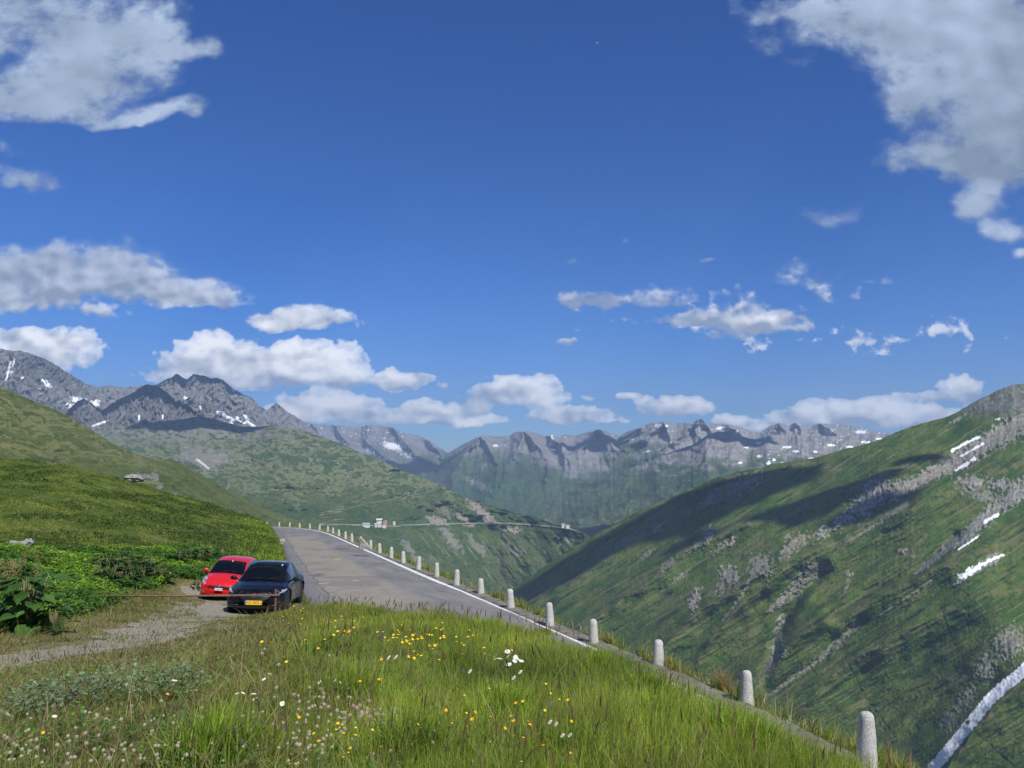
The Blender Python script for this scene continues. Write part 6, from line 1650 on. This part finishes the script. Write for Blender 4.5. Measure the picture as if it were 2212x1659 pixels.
house(819, 1125.5, 20, 5, 12, M_WALS, M_RFG, 'pale-roofed chalet on the slope above the mountain hotel', nwin=4)
house(820, 1130.6, 12, 4, 8, M_RFG, M_WALS, 'small grey chalet between the hotel and the upper chalet', nwin=3)
house(851.5, 1129.8, 9, 3, 6, M_WALS, M_WALS, 'lone pale hut right of the mountain hotel', nwin=2)
house(1216, 1136.0, 12, 6, 9, M_RFG, M_WALL, 'small white house at the far end of the mountain road', nwin=3)
house(1226, 1137.2, 14, 3, 8, M_RFG, M_WALS, 'low grey shed beside the white house on the far shoulder', nwin=2)
def ribbon_on(layer, pts, w, name, mat, lift=6, kind='structure', parent=None, n=160):
    pts = np.array(pts, float); d = np.r_[0, np.cumsum(np.hypot(*np.diff(pts, axis=0).T))]; t = np.linspace(0, d[-1], n)
    x = np.interp(t, d, pts[:, 0]); y = np.interp(t, d, pts[:, 1]); c = layer.at(x, y, lift)
    V = np.stack([c - np.array([0, 0, w / 2]), c + np.array([0, w * .4, w / 2])], 1).reshape(-1, 3)
    F_ = np.array([(2 * i, 2 * i + 1, 2 * i + 3, 2 * i + 2) for i in range(n - 1)])
    o = raw_mesh(name, V, F_, np.full(len(F_), 4), mat); tag(o, kind=kind); return o
M_PATH = noisy('pale_gravel_path', (.27, .27, .23), (.20, .21, .16), .02, .9)
ribbon_on(L2, [(690,1133),(740,1133),(783,1134.5),(838,1136.5),(860,1137),(868,1134.5),(900,1133.5),(930,1132.3),(1000,1131),(1060,1129.5),(1100,1130.5),(1140,1133),(1200,1138),(1235,1143),(1252,1150)], 4.6, 'mountain_road', M_PATH)
ribbon_on(L2, [(728,1155),(700,1150),(690,1145)], 1.7, 'footpath', M_PATH)
for pts in ([(690,1131),(720,1124),(745,1121),(720,1122.5)], [(690,1108),(745,1098),(725,1104),(705,1106),(740,1105),(690,1113)], [(745,1100),(790,1088),(840,1080),(900,1068),(935,1060),(960,1050)], [(884,1146),(873,1155),(862,1162),(850,1166)], [(935,1045),(958,1046),(962,1040),(956,1033)]):
    ribbon_on(L2, pts, 1.7, 'footpath', M_PATH)

# distant aircraft, a tiny pale speck
M_AIR = pmat('aircraft_skin', (.8, .82, .85), .4)
pa = P(1290.5, 92.5, 5200.0); ra = empty('aircraft', tuple(map(float, pa)), (R(4), R(8), R(70))); tag(ra, 'tiny pale distant aircraft high in the blue sky', 'aircraft')
mb = MB(); mb.lathe([(.01, -13), (1.2, -11), (1.7, -7), (1.7, 6), (.9, 11), (.2, 14)], 14, 'y'); mb.build('fuselage', M_AIR, ra)
mb = MB(); mb.add([(0, -3, 0), (13, 3, .6), (13, 4.5, .6), (0, 2.5, 0), (-13, 3, .6), (-13, 4.5, .6), (0, -3, .4), (13, 3, .8), (13, 4.5, .8), (0, 2.5, .4), (-13, 3, .8), (-13, 4.5, .8)], [(0, 1, 2, 3), (0, 3, 5, 4), (6, 9, 8, 7), (6, 10, 11, 9), (0, 6, 7, 1), (1, 7, 8, 2), (2, 8, 9, 3), (0, 4, 10, 6), (4, 5, 11, 10), (5, 3, 9, 11)]); mb.build('wing', M_AIR, ra)
mb = MB(); mb.add([(0, 10, 0), (0, 13, 0), (0, 14, 4), (0, 12.6, 4), (.2, 10, 0), (.2, 13, 0), (.2, 14, 4), (.2, 12.6, 4)], [(0, 1, 2, 3), (7, 6, 5, 4), (0, 4, 5, 1), (1, 5, 6, 2), (2, 6, 7, 3), (3, 7, 4, 0)]); mb.box((0, 12.5, .5), (8, 1.6, .2)); mb.build('tail', M_AIR, ra)
# ------------------------------------------------------------------ unseen clouds added overhead to throw shadows on the mountains
m_cloud = pmat('shadow_cloud_white', (.9, .91, .93), 1.0, 0, 0)
def shadow_cloud(px, py, depth, alt, rx, ry, seed):
    if depth is None: depth = float(L8.depth(np.array([float(px)]), np.array([float(py)]))[0])
    T = Vector(P(float(px), float(py), float(depth))); t = (alt - T.z) / SDIR.z; C = T + SDIR * t
    # lumpy flat-based puff
    na, nr = 72, 22; V = []; r = random.Random(seed)
    th = min(rx, ry) * .35
    rows = []
    for side in (1, -1):
        for i in range(nr + 1):
            rr = i / nr if side == 1 else 1 - i / nr
            if side == -1 and i == 0: continue
            a = np.linspace(0, 2 * np.pi, na, endpoint=False)
            edge = 1 + .38 * fbm(np.cos(a) * 1.3 + seed, np.sin(a) * 1.3, 4, seed) + .12 * fbm(np.cos(a) * 5 + seed, np.sin(a) * 5, 3, seed + 2)
            x = np.cos(a) * rr * edge * rx; y = np.sin(a) * rr * edge * ry
            h = math.sqrt(max(0, 1 - rr * rr)) * th
            z = h * (1 + .6 * fbm(x / rx * 3 + seed, y / ry * 3, 4, seed + 7)) if side == 1 else -h * .25 + 0 * x
            rows.append(np.stack([x, y, z], 1))
    V = np.concatenate(rows); n = len(rows)
    i = np.arange(n - 1)[:, None] * na; k = np.arange(na)[None]; k2 = (k + 1) % na
    Fc = np.stack([i + k, i + k2, i + na + k2, i + na + k], -1).reshape(-1, 4)
    o = raw_mesh('cloud', V, Fc, np.full(len(Fc), 4), m_cloud)
    o.location = C; tag(o, 'unseen cloud added overhead to shade the mountain slopes', 'cloud', 'unseen clouds added for their shadows', 'stuff')
    return o
for k, a in enumerate(SHADOWS):
    shadow_cloud(*a, seed=k * 3 + 1)

# ------------------------------------------------------------------ air
if HAZE:
    mh = bpy.data.materials.new('air'); mh.use_nodes = True; mh.node_tree.nodes.clear(); n = NT(mh.node_tree)
    v = n.add('ShaderNodeVolumePrincipled'); v.inputs['Color'].default_value = HAZE_COL + (1,); v.inputs['Density'].default_value = HAZE_D; v.inputs['Anisotropy'].default_value = 0.0
    o_ = n.add('ShaderNodeOutputMaterial'); n.link(v.outputs[0], o_.inputs['Volume'])
    mb = MB(); mb.box((0, 6500, (-805 + 1300) / 2), (30000, 23000, 1300 + 805)); hz = mb.build('haze', mh); tag(hz, kind='stuff')
